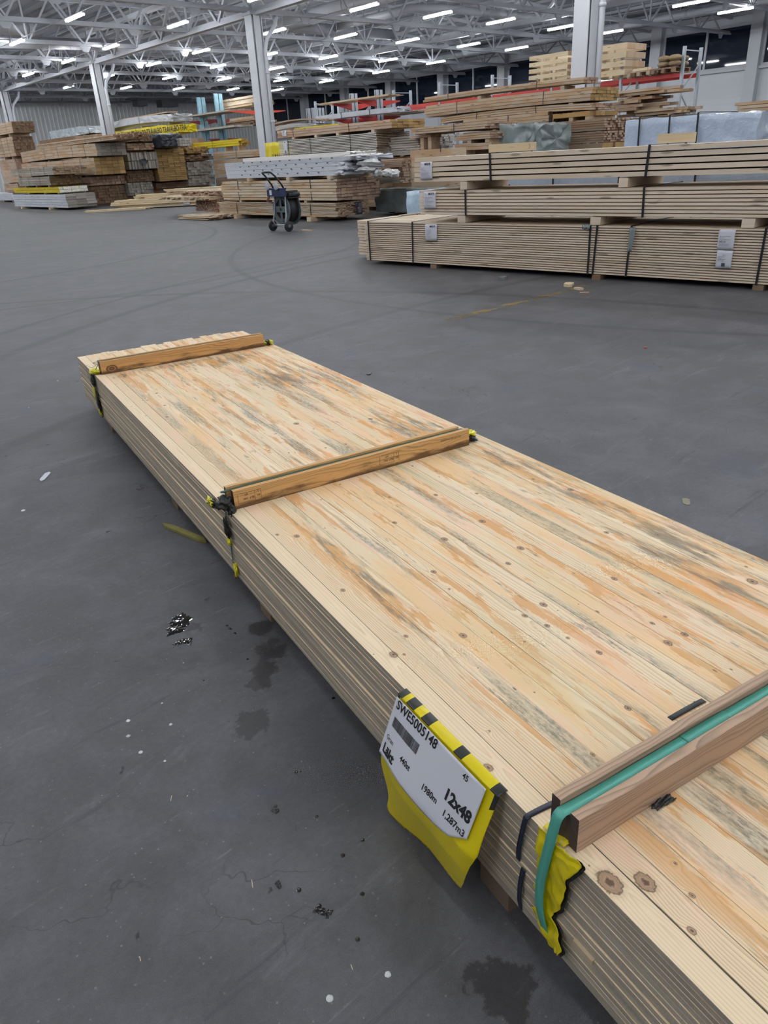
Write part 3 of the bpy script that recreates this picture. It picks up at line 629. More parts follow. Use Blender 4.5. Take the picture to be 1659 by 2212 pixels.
MB().grid(lambda u, v: (1.05+.0*u, -.03-.02*math.sin(5*u), .0+.0) if 0 else (.55+.2*u, -.06-.03*math.sin(6*u+v*3), .30-.28*v), 6, 6).build('torn_film', darkf, o, solid=.002)
# wrapped white bundles, four layers, each wider toward the near crumpled end
def wrapped(name, label, group, a, w, bR, bL, z0, z1, mat, amp=.012, crumple=.25, straps=(), cat='wrapped bundle', sm=True, taper=0.0, bow=0.0, seed=0, film=None, droop=0.0):
    o = empty(name, (a, bR, z0), label=label, cat=cat, group=group, kind='thing'); L = bL-bR; H = z1-z0
    PK.append((a, a+w, bR, bL, z0, z1, label, o))
    def sect(t):
        ang = t*4
        if ang < 1: return (0, ang)
        if ang < 2: return (ang-1, 1)
        if ang < 3: return (1, 3-ang)
        return (4-ang, 0)
    def fn(u, v):
        x, z = sect(u % 1.0); y = v*L
        near = max(0, 1-v*L/crumple) if crumple else 0
        q = Vector((x*w*3+seed, y*3, z*H*7)); nz = noise.fractal(q*1.3, .8, 2, 4)*amp; nn = noise.fractal(q*3.1+Vector((7, 7, seed)), .7, 2, 5)
        cx, cz = x-.5, z-.5
        k = 1-near*taper
        px = w*(.5+cx*k)+nz*(1 if cx > 0 else -1)+nn*near*.06; pz = H*(.5+cz*k)+nz*(.6 if cz > 0 else -.3)+nn*near*.05-droop*near
        return (px, y+nn*near*.10*(1 if v < .5 else 0), max(pz+bow*4*v*(1-v), .0))
    m = MB().grid(fn, 32, max(24, int(L*12)))
    for v in (0, 1):
        ring = [Vector(fn(i/32, v)) for i in range(32)]; c = sum(ring, Vector())/32; K = 6; k0 = len(m.v)
        for k in range(K):
            f = 1-k/K
            for p in ring:
                q = c+(p-c)*f; nn = noise.fractal(Vector((q.x*5+seed, v*3, q.z*9)), .8, 2, 4)
                m.v.append((q.x, q.y+(nn*(.5*amp+.04*bool(crumple and v == 0))-(.05*taper+.01)*(1-f) if v == 0 else -nn*amp*.3)*(0 if k == 0 else 1), q.z))
        m.v.append(tuple(c))
        for k in range(K-1):
            for i in range(32):
                a_, b_ = k0+k*32+i, k0+k*32+(i+1) % 32; fc = (a_, b_, b_+32, a_+32); m.f.append(fc if v == 0 else fc[::-1]); m.mi.append(0); m.sm.append(True)
        for i in range(32):
            a_, b_ = k0+(K-1)*32+i, k0+(K-1)*32+(i+1) % 32; fc = (a_, b_, k0+K*32); m.f.append(fc if v == 0 else fc[::-1]); m.mi.append(0); m.sm.append(True)
    m.build('plastic_wrap', mat, o)
    for y in straps:
        mm = MB()
        for (xa, za), (xb, zb) in (((-amp*1.2-.012, -.0), (-amp*1.2-.012, H+amp)), ((-amp*1.2-.012, H+amp), (w+amp+.01, H+amp)), ((w+amp+.01, H+amp), (w+amp+.01, 0))):
            hb = bow*4*(y/L)*(1-y/L); mm.bar((xa, y, za+hb), (xb, y+.02, zb+hb), .022, .010, up=(1, 0, 0) if xa == xb else (0, 0, 1))
        mm.build('strap', blackst, o)
    return o, L, H
GW = 'white wrapped bundles on the middle stack'; WB = []
zl = [1.008, 1.106, 1.204, 1.302, 1.400, 1.49]
for i in range(4):
    a = 11.66+.02*i
    bl = P(490-2*(i), 380-9.8*i, a=a).y; br = P([741, 752, 745, 770][i], 376-10*i, a=a).y
    o, L, H = wrapped('wrapped_bundle', 'white plastic wrapped board bundle, %s from the bottom of the white pile' % ordinal(i), GW, a, 1.15, br, bl, zl[i]+.001, zl[i+1]-.004, whitef, .004, .5, seed=i*3.1, taper=.06); WB.append(o)
    m = MB()
    for k in range(1, int(L/.42)):
        y = L-.35-k*.42-(.2 if i % 2 else 0)
        if y < .55: break
        for q in range(3): m.box(-.018, -.014, y-q*.022-.014, y-q*.022, H-.030, H-.006-.004*(q % 2))
    m.build('printed_mark', ink, o)
o, L, H = wrapped('wrapped_bundle', 'pinkish white wrapped bundle lying topmost on the white pile', GW, 12.0, .8, P(757, 336, a=12.0).y, P(524, 342, a=12.0).y, zl[4]+.0, zl[4]+.085, flat('warm_white_film', (.70, .66, .63), .3, var=.1, sc=5, bump=.2), .006, .3, seed=9); WB.append(o)
def bag(px, py, a, s, mat, par, k):
    c = P(px, py, a=a); m = MB()
    def fn(u, v):
        th, ph = u*2*math.pi, (v-.5)*math.pi; d = Vector((math.cos(ph)*math.cos(th), math.cos(ph)*math.sin(th), math.sin(ph)))
        n = 1+.55*noise.fractal(d*1.7+Vector((k*3.3, 1, 2)), .9, 2, 4); return (d.x*s[0]*n, d.y*s[1]*n, d.z*s[2]*n)
    par = WB[par]; return m.grid(fn, 30, 18).build('crumpled_end', mat, par, loc=c-par.location)
bag(775, 338, 12.0, (.25, .30, .06), whiteb, 4, 1)
bag(812, 336, 12.6, (.20, .22, .05), whiteb, 4, 2)
bag(795, 351, 12.1, (.22, .26, .07), whiteb, 2, 3)
bag(790, 366, 12.0, (.22, .22, .055), whiteb, 1, 4)
for i, (px, py) in enumerate(((816, 374), (835, 373), (852, 374))): bag(px, py, 12.3, (.13, .10, .07), whiteb, 0, 5+i)
# ragged piece stack left of the middle stack
def endon(label, a, b, w, z0, z1, L, rows, cols, side, end, jit, gap=.004):
    o = pack('board_bundle', label, 'ragged strip bundles lying across the aisle line', 0, w, 0, L, z0, z1, rows, cols, side, end, jit=jit, indiv=False, gap=gap, cat='board bundle'); o.location = (a, b, z0); o.rotation_euler.z = -math.pi/2
endon('block of short thin strips seen end-on left of the tan packs', 11.95, 21.85, 1.5, .125, .46, 1.3, 9, 22, 'pink', 'e_pink', .03)
endon('loose layer of pale strips overhanging the strip block', 11.55, 23.3, 2.9, .463, .56, 1.5, 3, 26, 'pale', 'e_pale', .10)
endon('small bundle of strip ends on top left of the middle stack', 11.9, 22.5, 2.3, .563, .70, 1.4, 4, 24, 'pale', 'e_pink', .08)
endon('low layer of strip ends just above the tan plank pack', 12.6, 21.2, 1.0, .703, .80, 1.2, 3, 12, 'pale', 'e_pink', .05)
pack('board_bundle', 'flat ragged bundle of boards on the floor left of the middle stack', 'ragged strip packs', 10.9, 1.2, 19.3, 20.9, .012, .12, 4, 9, 'pale', 'e_pink', jit=.2)
# plank bundle on the floor
def loose(name, label, p, q, w, h, rows, cols, rag, side='fresh', end='e_tan', strap=None, lab=None, z=0.0, group='pale board bundles on the floor by the aisle', tiltz=0.0):
    p, q = Vector(p), Vector(q); d = q-p; L = d.length; rz = math.atan2(d.y, d.x)-math.pi/2
    o = pack(name, label, group, 0, w, 0, L, 0, h, rows, cols, side, end, jit=rag, straps=strap or (), strapm=galv, cat='board bundle', strapw=.03)
    o.location = (p.x, p.y, z); o.rotation_euler = (tiltz, 0, rz); return o
# these bundles lie with their long side to the camera, left ends ragged
A = P(284, 446, z=.05); B = P(440, 441, z=.05)
def fl(px, py, z): v = P(px, py, z=z); return (v.x, v.y)
q0, q1 = P(460, 437, z=.02), P(250, 452, z=.06)
loose('board_bundle', 'thick bundle of pale boards on the floor with a white label', (15.6, 26.6), (12.75, 29.4), .9, .30, 5, 8, .30, strap=[1.55], z=.03)
o = PK[-1][7]; sheet_label(o, 1.42, .24, .26, .20, [('LIST', .3, .3, .06, .001)], x=-.03)
loose('board_bundle', 'thin loose boards lying on the floor in front of the labelled bundle', (13.3, 28.1), (11.5, 29.4), .5, .07, 2, 5, .25)
loose('board_bundle', 'second bundle of pale boards on top of the labelled bundle', (16.0, 26.8), (13.6, 29.3), .75, .14, 3, 7, .30, z=.335)
loose('board_bundle', 'uppermost bundle of pale boards over the labelled bundle', (16.6, 26.3), (14.4, 28.4), .7, .14, 3, 7, .25, z=.48)
bl = bpy.data.objects
lbp = P(383, 433, a=14.0)
# --- far left stacks
std('white painted board pack on the floor, bottom of the far-left front stack', GL, (12.1, 29.5, 148, 419, 453, 213), 5, 3, 'white_painted_board', 'e_grey', snap=(.09, .60), jit=.05, cat='lumber pack')
bearers('small bearer under the white board pack, %s', 'bearers under the far-left stack', 12.0, 13.2, [34.6, 38.2], 0, .088, .18)
bearers('thin stick on the white board pack, %s', 'sticks on the white board pack', 12.15, 13.3, [33.6, 35.2, 37.2], .61, .655, .1)
o, d = std('yellow coated board pack with white ends in the far-left stack', GL, (12.1, 29.5, 129, 403, 416, 191), 2, 7, 'yellow_coated_board', 'e_white', snap=(.66, .88), jit=.03)
m = MB()
for k in range(18):
    for r in range(2): text_mb('SE', .07, lambda a, b: (-.02, .35+k*.30-a, .02+r*.11+b), m, 0)
m.build('lettering', greyink, o)
std('weathered grey brown pack with a white tag, far-left stack', GL, (12.1, 39, 110, 381, 398, 180), 4, 14, 'greywood', 'e_brown', snap=(.95, 1.29), straps=(1.2, 2.6, 3.6), jit=.05)
bearers('thin stick under the weathered pack of the far-left stack, %s', 'sticks under the weathered pack', 12.15, 13.3, [34.5, 36.0, 37.4], .885, .948, .1)
std('pale tan pack, topmost of the far-left front stack', GL, (12.1, 22, 116, 359, 377, 191), 4, 12, 'greywood', 'e_tan', snap=(1.34, 1.64), straps=(1.0, 2.6, 4.2), jit=.05)
bearers('thin stick under the topmost pack of the far-left stack, %s', 'sticks under the topmost pack', 12.2, 13.3, [34.4, 36.5], 1.293, 1.338, .1)
GB = 'big arched packs in the second far-left stack'
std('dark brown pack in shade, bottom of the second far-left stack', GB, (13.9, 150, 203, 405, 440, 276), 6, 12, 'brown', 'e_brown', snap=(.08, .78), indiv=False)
std('pink ended pack above the dark one, second far-left stack', GB, (13.9, 130, 197, 382, 403, 277), 3, 12, 'pink', 'e_pink', snap=(.82, 1.17), jit=.05)
std('ochre ended heavy beam pack in the second far-left stack', GB, (13.9, 46, 209, 340, 378, 273), 5, 5, 'tan', 'e_ochre', snap=(1.24, 1.90), straps=(1.5, 3.5, 5.6), jit=.02, bow=.0)
std('grey ended plank pack above the ochre pack, second far-left stack', GB, (13.9, 42, 210, 309.5, 336, 275), 4, 6, 'tan', 'e_grey', snap=(1.95, 2.42), straps=(1.2, 2.6, 4.3, 6.0), jit=.03, bow=.05)
std('top pack of the second far-left stack under a brown board box', GB, (13.9, 75, 250, 291, 303, 326), 3, 12, 'tan', 'e_brown', snap=(2.47, 2.66), straps=(1.4, 3.0), jit=.12)
std('flat brown covered pack lying on the second far-left stack', GB, (14.1, 81, 162, 284, 294, 200), 1, 2, 'kraft', 'e_kraft', snap=(2.66, 2.82), jit=.0)
GF = 'packs at the left edge behind the far-left stack'
std('topmost brown ended pack at the left photo edge', GF, (15, -25, 29, 261, 287, 77), 5, 12, 'tan', 'e_brown', straps=(1, 2.6), jit=.06)
std('tall strapped tan pack, second from the top at the left edge', GF, (15, -25, 35, 293, 337, 80), 6, 12, 'tan', 'e_brown', straps=(.9, 1.9, 2.9), jit=.06, indiv=False)
std('pink tan pack, third from the top at the left edge', GF, (15, 3, 43, 342, 394, 78), 7, 10, 'pink', 'e_pink', jit=.05, indiv=False)
std('lowest tan pack at the left edge', GF, (15, 9, 42, 396, 415, 78), 4, 10, 'pink', 'e_pink', jit=.05, indiv=False)
d = ppx(15, -10, 32, 416, 436, 60); wrapped('wrapped_bundle', 'white wrapped bundle at floor level by the left photo edge', None, 15, 1.2, d['bR'], d['bL'], .1, d['z1'], whitef, .02, .3)
# third to fifth stacks seen end-on
GE = 'end-on stacks in the far left block'
def ends(label, px, rows, cols, side, end, a=None, L=5.0, **k):
    a, xL, xR, yT, yB, xE = px; d = ppx(a, xL, xR, yT, yB, xE); d['bL'] = d['bR']+L
    return pack('lumber_pack', label, GE, rows=rows, cols=cols, side=side, end=end, jit=k.pop('jit', .05), indiv=rows*cols <= 60, **d, **k)
ends('grey board pack, floor level of the third far-left stack', (15.5, 0, 281, 395, 423, 334), 5, 10, 'greywood', 'e_grey')
ends('brown ended pack, second up in the third far-left stack', (15.5, 0, 277, 370, 394, 334), 5, 11, 'brown', 'e_brown')
w3 = ends('white grey block pack with a black tag, third far-left stack', (15.5, 0, 281, 329, 367, 345), 2, 11, 'greywood', 'e_grey', gap=.02)
ends('thin brown pack with ragged ends, third far-left stack', (15.5, 0, 276, 310, 325, 334), 3, 9, 'tan', 'e_tan')
ends('ragged brown pack, topmost of the third far-left stack', (15.6, 0, 281, 285, 306, 326), 6, 10, 'tan', 'e_brown', jit=.15)
c = P(308, 341, b=33.1); tag(MB().quad([(-.18, 0, .12), (.12, -.03, .16), (.20, -.02, .02), (.02, -.05, -.16)]).build('torn_film', darkf, w3), None); bpy.data.objects[-1] if 0 else None
for ch in w3.children:
    if ch.name.startswith('torn_film'): ch.location = (.62, -.12, .26)
ends('large ochre ended batten pack, fourth far-left stack', (16.95, 0, 345, 322, 392, 407), 16, 5, 'ochre', 'e_ochre', jit=.04)
ends('dark low pack under the large ochre pack', (16.95, 0, 338, 396, 408, 404), 3, 6, 'brown', 'e_brown')
ends('grey pack, floor level of the fifth far-left stack', (18.5, 0, 409, 380, 402, 467), 4, 8, 'greywood', 'e_grey')
ends('grey slatted pack, second up in the fifth far-left stack', (18.5, 0, 407, 350, 379, 462), 5, 8, 'greywood', 'e_grey')
ends('brown ragged pack, third up in the fifth far-left stack', (18.5, 0, 403, 335, 348, 460), 3, 9, 'tan', 'e_brown', jit=.2)
ends('ochre brown pack, topmost of the fifth far-left stack', (18.5, 0, 403, 318, 332, 452), 4, 7, 'ochre', 'e_ochre', jit=.1)
# black cover draped over a pack
d = ppx(16.5, 300, 333, 288, 320, 386); o, L, H = wrapped('covered_pack', 'pack half covered with black plastic sheet on the far-left block', None, 16.85, d['w'], d['bR'], d['bR']+3, d['z0'], d['z1'], darkf, .10, .6, seed=3, taper=.2)
m = MB()
for c in range(5):
    for r in range(3): m.box(.75+c*.12, .86+c*.12, -.32, .2, .03+r*.11, .13+r*.11)
m.build('board', MATS['e_grey'], o)
# long face right of the fifth stack
std('tall long pack of brown boards behind the white bundles', 'packs around the second column', (19.5, 461, 600, 337, 378, 700), 5, 8, 'tan', 'e_tan', straps=(2.5,), indiv=False)
std('upper long pack of tan boards left of the second column', 'packs around the second column', (19.5, 461, 600, 318, 335, 700), 3, 8, 'tan', 'e_tan', straps=(3.2,), jit=.05, indiv=False)
std('yellow board pack lying on brown packs left of the second column', 'packs around the second column', (19.6, 413, 520, 299, 314, 540), 3, 5, 'yellow_coated_board', 'e_ochre', straps=(2.4, 4.2), jit=.15)
std('small pink ended pack beside the black covered pack', 'packs around the second column', (19.0, 388, 391, 300, 315, 412), 3, 8, 'pink', 'e_pink', jit=.05)
# yellow wrapped bundle behind third column
d = ppx(19.4, 222, 385, 265, 288, 405)
o, L, H = wrapped('wrapped_bundle', 'yellow plastic wrapped bundle with black lettering on the far stacks', 'wrapped bundles on the far stacks', 19.4, 1.2, d['bR'], d['bL'], d['z0'], d['z1'], yellow, .04, 1.6, taper=.25, seed=2)
m = MB()
for k in range(5): text_mb('VALBO TRÄ', .34, lambda a, b: (-.10, L-.8-k*1.75-a, .10+b), m, .008)
m.build('lettering', ink, o)
o2 = wrapped('wrapped_bundle', 'bowed light grey wrapped bundle above the yellow one', 'wrapped bundles on the far stacks', 19.3, 1.1, P(372, 252, a=19.3).y, P(213, 260, a=19.3).y, d['z1']+.08, d['z1']+.38, flat('light_grey_film', (.45, .46, .49), .3, var=.15, sc=3), .02, 1.5, straps=(3.5, 7.0), bow=.12, seed=5)[0]
bearers('spacer stick between yellow and grey wrapped bundles, %s', 'spacers on the yellow bundle', 19.5, 20.3, [d['bR']+1, d['bR']+4, d['bR']+8], d['z1']-.01, d['z1']+.09, .1)
pk = ppx(19.5, 213, 372, 245, 250, 390); tag(MB().box(0, .6, 0, 5.5, 0, .05, 0, 1).build('board_bundle', [MATS['tan'], MATS['e_tan']], loc=(19.5, d['bR']+1.0, d['z1']+.50)), 'thin tan boards lying on the grey wrapped bundle', 'board bundle', kind='thing')
d = ppx(20.5, 105, 190, 270, 289, 219); wrapped('wrapped_bundle', 'silvery transparent wrapped bundle left of the yellow one', 'wrapped bundles on the far stacks', 20.5, 1.2, d['bR'], d['bL'], d['z0'], d['z1'], flat('silvery_film', (.50, .56, .60), .15, var=.5, sc=3, bump=.5), .04, 1.2, seed=8, taper=.2)
# stack under them so they rest on something
pack('lumber_pack', 'tan pack carrying the yellow wrapped bundle', 'packs under the wrapped bundles', 19.9, 2.5, 38.9, 48, .1, 2.70, 6, 6, 'tan', 'e_tan', indiv=False)
pack('lumber_pack', 'weathered pack carrying the silvery wrapped bundle', 'packs under the wrapped bundles', 20.6, 2.2, 48.4, 56, .1, 3.42, 6, 6, 'tan', 'e_tan', indiv=False)
# --- shiplap pack & neighbours behind the white pile
GS = 'packs in the second row behind the white pile'
o, d = std('grey white pack of thin cladding boards behind the white pile', GS, (14.5, 601, 815, 285, 336, 887), 14, 6, 'greyclad', 'e_tan', straps=(1.1, 2.9, 4.0), jit=.02, gap=.014, out=.6)
zc0, zc1 = d['z0'], d['z1']
sheet_label(o, d['bL']-d['bR']-.28, d['z1']-d['z0']-.03, .20, .36, [('001', .3, .12, .05, .001)], block=True)
pack('lumber_pack', 'lower half of the cladding stack behind the white pile', GS, 14.5, 1.25, d['bR'], d['bL'], .7, zc0-.02, 8, 6, 'greywood', 'e_tan', indiv=False)
pack('lumber_pack', 'floor level pack under the cladding stack', GS, 14.5, 1.3, d['bR'], d['bL'], .1, .68, 6, 6, 'tan', 'e_tan', indiv=False)
bearers('spacer block on the cladding pack, %s', 'spacers on the cladding pack', 14.5, 15.6, [16.4, 17.9, 18.9, 20.0], zc1, zc1+.065, .12)
o, d2 = std('warm tan beam pack above the cladding pack', GS, (14.5, 597, 845, 257, 276.5, 917), 3, 6, 'pink', 'e_ochre', straps=(1.7, 4.3), jit=.04)
sheet_label(o, d2['bL']-d2['bR']-.25, .20, .24, .17, [('001', .3, .3, .05, .001)])
d = ppx(14.9, 571, 604, 282, 333, 615)
o, L, H = wrapped('wrapped_bundle', 'yellow wrapped bundle with lettering right of the second column', 'wrapped bundles on the far stacks', 15.2, .7, P(640, 300, a=15.2).y, P(571, 300, a=15.2).y, .98, 1.93, yellow, .03, .3, seed=6)
text_mb('VALBO TRÄ', .22, lambda a, b: (-.08, L-.45-a, .45+b), None, .006).build('lettering', ink, o)
pack('lumber_pack', 'tan pack under the yellow wrapped bundle by the second column', GS, 15.85, .8, P(640, 300, a=15.2).y, P(571, 300, a=15.2).y, .1, .97, 6, 4, 'tan', 'e_tan', indiv=False).location.x = 15.2
std('grey white small-block pack seen end-on behind the cladding pack', GS, (14.9, 886, 905, 292, 333, 980), 8, 7, 'greywood', 'e_white', gap=.012, jit=.05)
std('orange tinted thin pack lying on the small-block pack', GS, (14.7, 886, 930, 290, 296, 955), 1, 5, 'pink', 'e_pink')
std('brown pack under the cladding pack end', GS, (13.2, 812, 868, 342, 361, 887), 5, 5, 'pink', 'e_tan', jit=.05)
std('grey white thin pack at knee height behind the white pile', GS, (13.0, 818, 862, 383, 396, 890), 4, 5, 'greywood', 'e_pink', jit=.06)
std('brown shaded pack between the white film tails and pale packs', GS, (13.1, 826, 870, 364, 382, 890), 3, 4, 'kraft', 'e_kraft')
d = ppx(12.6, 822, 868, 404, 442, 885); wrapped('wrapped_bundle', 'dark grey wrapped bundle on the floor right of the middle stack', 'wrapped bundles at floor level', 13.4, .8, 11.8, 15.2, .08, .62, greyf, .03, .3, seed=11)
wrapped('wrapped_bundle', 'light blue wrapped bundle left of the pale packs', 'wrapped bundles at floor level', 10.6, 1.0, 8.8, 11.1, .08, .72, clearf, .03, .3, seed=12)
wrapped('wrapped_bundle', 'long grey wrapped bundle seen through the gap of the right-hand stack', 'wrapped bundles at floor level', 9.0, .9, 1.5, 8.0, .08, 1.12, bluef, .02, .3, seed=13, straps=(1, 2, 3, 4, 5, 6))
tag(MB().lathe([(.0, -.12), (.07, -.12), (.085, -.06), (.085, .06), (.07, .12), (0, .12)], (0, 0, 0), 'x').build('film_roll', rubber, loc=P(848, 452, z=.13)), 'small black film roll on the floor right of the middle stack', 'roll', kind='thing')
# --- T packs (second row, right of them) and tall stack U
GT = 'tan packs in the middle distance before the grey cover'
std('long tan pack with pink ends, upper one left of the grey cover', GT, (14.5, 886, 1050, 262, 277.5, 1120), 3, 8, 'tan', 'e_pink', jit=.05, straps=(1.0,))
std('thin tan pack with pink ends, middle one left of the grey cover', GT, (14.5, 983, 1060, 285, 299, 1121), 3, 8, 'tan', 'e_pink', jit=.05, straps=())
std('low tan pack, lower one left of the grey cover', GT, (14.5, 981, 1060, 307, 322, 1121), 2, 7, 'tan', 'e_pink', jit=.05, straps=(1.6,))
pack('lumber_pack', 'broad tan pack carrying the packs left of the grey cover', GT, 14.5, 1.5, 13.05, 15.0, .1, 1.45, 6, 6, 'tan', 'e_tan', indiv=False)
d = ppx(14.7, 1060, 1128, 268, 318, 1210); wrapped('wrapped_bundle', 'dark grey plastic covered pack beside the right column', 'grey covered packs', 14.9, 1.25, P(1165, 318, a=14.9).y, 12.4, 1.15, 1.86, greyf, .06, 1.0, seed=21, taper=.12)
pack('lumber_pack', 'tan pack beneath the dark grey plastic cover', GT, 14.9, 1.25, P(1165, 318, a=14.9).y, 12.2, .1, 1.12, 6, 6, 'tan', 'e_tan', indiv=False)
GU = 'tall stack of long packs left of the right column'
def U(label, px, rows, cols, side='tan', end='e_pink', **k): return std(label, GU, px, rows, cols, side, end, jit=k.pop('jit', .04), **k)
U('longest top pack of the tall stack left of the right column', (17, 915, 1262, 166, 179, 1290), 2, 5, straps=(1.4, 4.4), bow=.03)
U('second pack from the top of the tall stack left of the right column', (17, 917, 1277, 187, 217, 1335), 4, 7, 'tan', 'e_ochre', straps=(1.4, 4.3), bow=.02)
U('sagging third pack of the tall stack left of the right column', (17, 951, 1276, 222, 237, 1333), 3, 8, 'tan', 'e_pink', straps=(1.6, 3.6), bow=.05)
U('fourth pack of the tall stack, dark ends beside the right column', (17, 1000, 1185, 241, 270, 1232), 4, 6, end='e_brown', straps=(1.3,))
U('fifth pack of the tall stack, dark ends behind the grey cover', (17, 1000, 1185, 272, 298, 1232), 4, 6, 'brown', 'e_brown', indiv=False)
U('low pink ended pack at the foot of the tall stack', (17, 1000, 1190, 301, 330, 1236), 4, 8, 'pink', 'e_pink', indiv=False)
pack('lumber_pack', 'floor level packs under the tall stack left of the right column', GU, 17, 1.3, 12.6, 15.5, .1, 1.2, 6, 6, 'brown', 'e_brown', indiv=False)
# right of the column
GR = 'packs right of the right column'
def endsR(label, a, xL, xR, yT, yB, xE, rows, cols, side, end, L=3.0, **k):
    d = ppx(a, xL, xR, yT, yB, xE); d['bL'] = d['bR']+L
    return pack('lumber_pack', label, GR, rows=rows, cols=cols, side=side, end=end, jit=k.pop('jit', .06), **d, **k)
endsR('ochre beams under the white ended pack right of the column', 17, 0, 1276, 239, 250, 1336, 1, 6, 'ochre', 'e_ochre', L=1.1)
endsR('pink ended pack behind the shrink-wrapped bundle, upper', 16.6, 0, 1306, 255, 281, 1358, 5, 10, 'brown', 'e_pink', indiv=False, L=1.6)
endsR('pink ended pack behind the shrink-wrapped bundle, lower', 16.6, 0, 1303, 283, 307, 1357, 5, 10, 'brown', 'e_pink', indiv=False, L=1.6)
pack('lumber_pack', 'low ochre pack behind the right-hand stack by the column', GR, 16.6, 1.4, 10.7, 12.3, .0, 1.38, 8, 6, 'brown', 'e_ochre', indiv=False)
for i, (x0, x1, y0, y1) in enumerate(((1336, 1438, 199, 210), (1336, 1391, 215, 226), (1336, 1398, 230, 242), (1340, 1460, 243, 254))):
    a = 19.0; l, r = P(x0, y1, a=a), P(x1, y1+3, a=a)
    pack('board_bundle', 'loose brown boards on a shelf right of the column, %s from the top' % ordinal(i), 'loose boards right of the column', a, .8, r.y, l.y, l.z-.0, l.z+(y1-y0)*.0125, 2, 5, 'tan', 'e_tan', jit=.4, cat='board bundle')
# shrink-wrapped bundle behind right-hand stack
o, L, H = wrapped('wrapped_bundle', 'pale blue shrink-wrapped bundle behind the right-hand stack', None, 10.5, 1.0, 4.56, 6.42, 1.0, 1.64, bluef, .03, .4, seed=31, straps=(.75, 1.15, 1.6), taper=.05)
pack('lumber_pack', 'tan pack under the pale blue shrink-wrapped bundle', GR, 10.6, 1.0, 4.5, 6.4, .1, .98, 6, 6, 'tan', 'e_tan', indiv=False)
pack('lumber_pack', 'tan pack at the right photo edge behind the shrink-wrapped bundle, upper', GR, 12.0, 1.2, 2.5, 5.55, 1.62, 1.80, 4, 6, 'tan', 'e_tan', indiv=False)
pack('lumber_pack', 'tan pack at the right photo edge behind the shrink-wrapped bundle, lower', GR, 12.0, 1.2, 2.5, 5.55, .1, 1.58, 12, 6, 'greywood', 'e_tan', indiv=False)
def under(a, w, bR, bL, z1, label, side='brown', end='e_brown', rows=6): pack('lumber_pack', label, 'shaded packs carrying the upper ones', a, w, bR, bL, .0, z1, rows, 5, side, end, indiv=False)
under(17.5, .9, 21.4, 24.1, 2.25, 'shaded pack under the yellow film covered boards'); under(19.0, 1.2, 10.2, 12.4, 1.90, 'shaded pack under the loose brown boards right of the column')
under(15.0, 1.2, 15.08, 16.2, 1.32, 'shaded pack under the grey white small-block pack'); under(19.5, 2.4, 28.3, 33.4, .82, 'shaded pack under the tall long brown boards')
# spacer sticks wherever a pack rests on the one below
for (a0, a1, y0, y1, z0, z1, lb_, o) in list(PK):
    if a0 < 1: continue
    tops = [(q[5]) for q in PK if q[7] is not o and q[5] < z0+.02 and min(a1, q[1])-max(a0, q[0]) > .3*(a1-a0) and min(y1, q[3])-max(y0, q[2]) > .3]
    top = max(tops+[0]); gap = z0-top
    under = [q for q in PK if q[5] == top and q[7] is not o] if top else []
    ya, yb = (max(y0, min(q[2] for q in under)), min(y1, max(q[3] for q in under))) if under else (y0, y1)
    ONE = [b for b in bpy.data.objects if b.name.startswith('timber_bearer') and abs(b.location.z-top) < .03 and a0-.3 < b.location.x < a1 and y0 < b.location.y < y1]
    if .02 < gap < .6 and not ONE and yb-ya > .5:
        for i, fr_ in enumerate((.12, .62)):
            y = ya+(yb-ya)*fr_; b = MB().box(0, (a1-a0)-.1, -.06, .06, 0, gap-.004).build('timber_bearer', MATS['tan'], loc=(a0+.03, y, top+.002))
            tag(b, 'timber spacer %s the %s' % (('at the near end under', 'at the far part under')[i], (' '.join(lb_.split()[:8]) if ',' not in lb_ else ' '.join(lb_.split(',')[0].split()[:4])+','+' '.join(lb_.split(',')[1].split(' ')[:5]))), 'timber bearer', 'spacers between the background packs', 'thing')
    elif gap >= .6: print('HIGH', round(gap, 2), lb_)
# ------------------------------------------------------------------ racks
def cantilever(label, x, b, z1, arms, up, armm, L=1.0, wd=.16, group='cantilever racks'):
    o = empty('cantilever_rack', (x, b, 0), label=label, cat='rack', group=group, kind='thing')
    MB().box(-wd, wd, -.06, -.03, 0, z1).box(-wd, wd, .03, .06, 0, z1).box(-.02, .02, -.06, .06, 0, z1).box(-1.0, 1.0, -.08, .08, 0, .16).build('upright', up, o)
    for z in arms:
        for s in (-1, 1):
            m = MB(); k = len(m.v)
            pr = [(s*wd, z-.22), (s*wd, z), (s*(wd+L), z), (s*(wd+L), z-.04)]
            for yv in (-.04, .04): m.v += [(x_, yv, z_) for x_, z_ in pr]
            m.f += [(0, 1, 2, 3), (7, 6, 5, 4), (0, 4, 5, 1), (1, 5, 6, 2), (2, 6, 7, 3), (3, 7, 4, 0)]; m.mi += [0]*6; m.sm += [False]*6
            m.build('arm', armm, o)
    return o
for i, b in enumerate((25.95, 24.43)):
    cantilever('grey cantilever rack upright with red arms, %s of the pair left of the tall stack' % ('farther', 'nearer')[i], 22, b, 3.68, (2.77, 3.32), galv, redp, .95, group='grey cantilever racks with red arms')
cantilever('grey cantilever rack with red arms right of the second column', 21.3, 28.0, 3.3, (2.46,), galv, redp, .95, group='grey cantilever racks with red arms')
for i, (b, z) in enumerate(((32.0, 3.6), (30.0, 3.7))):
    o = cantilever('bare grey cantilever upright before the windows, %s' % ('farther one', 'nearer one')[i], 25, b, z, (), galv, redp, group='bare grey cantilever uprights')
    MB().box(-.55, -.25, -.06, .06, 0, z).build('upright', galv, o)
cantilever('pale blue cantilever rack upright with dark red arms, left one', 28.9, 50, 5.5, (2.95, 4.1), bluep, flat('dark_red_enamel', (.30, .05, .05), .5), .9, .3, group='pale blue cantilever racks')
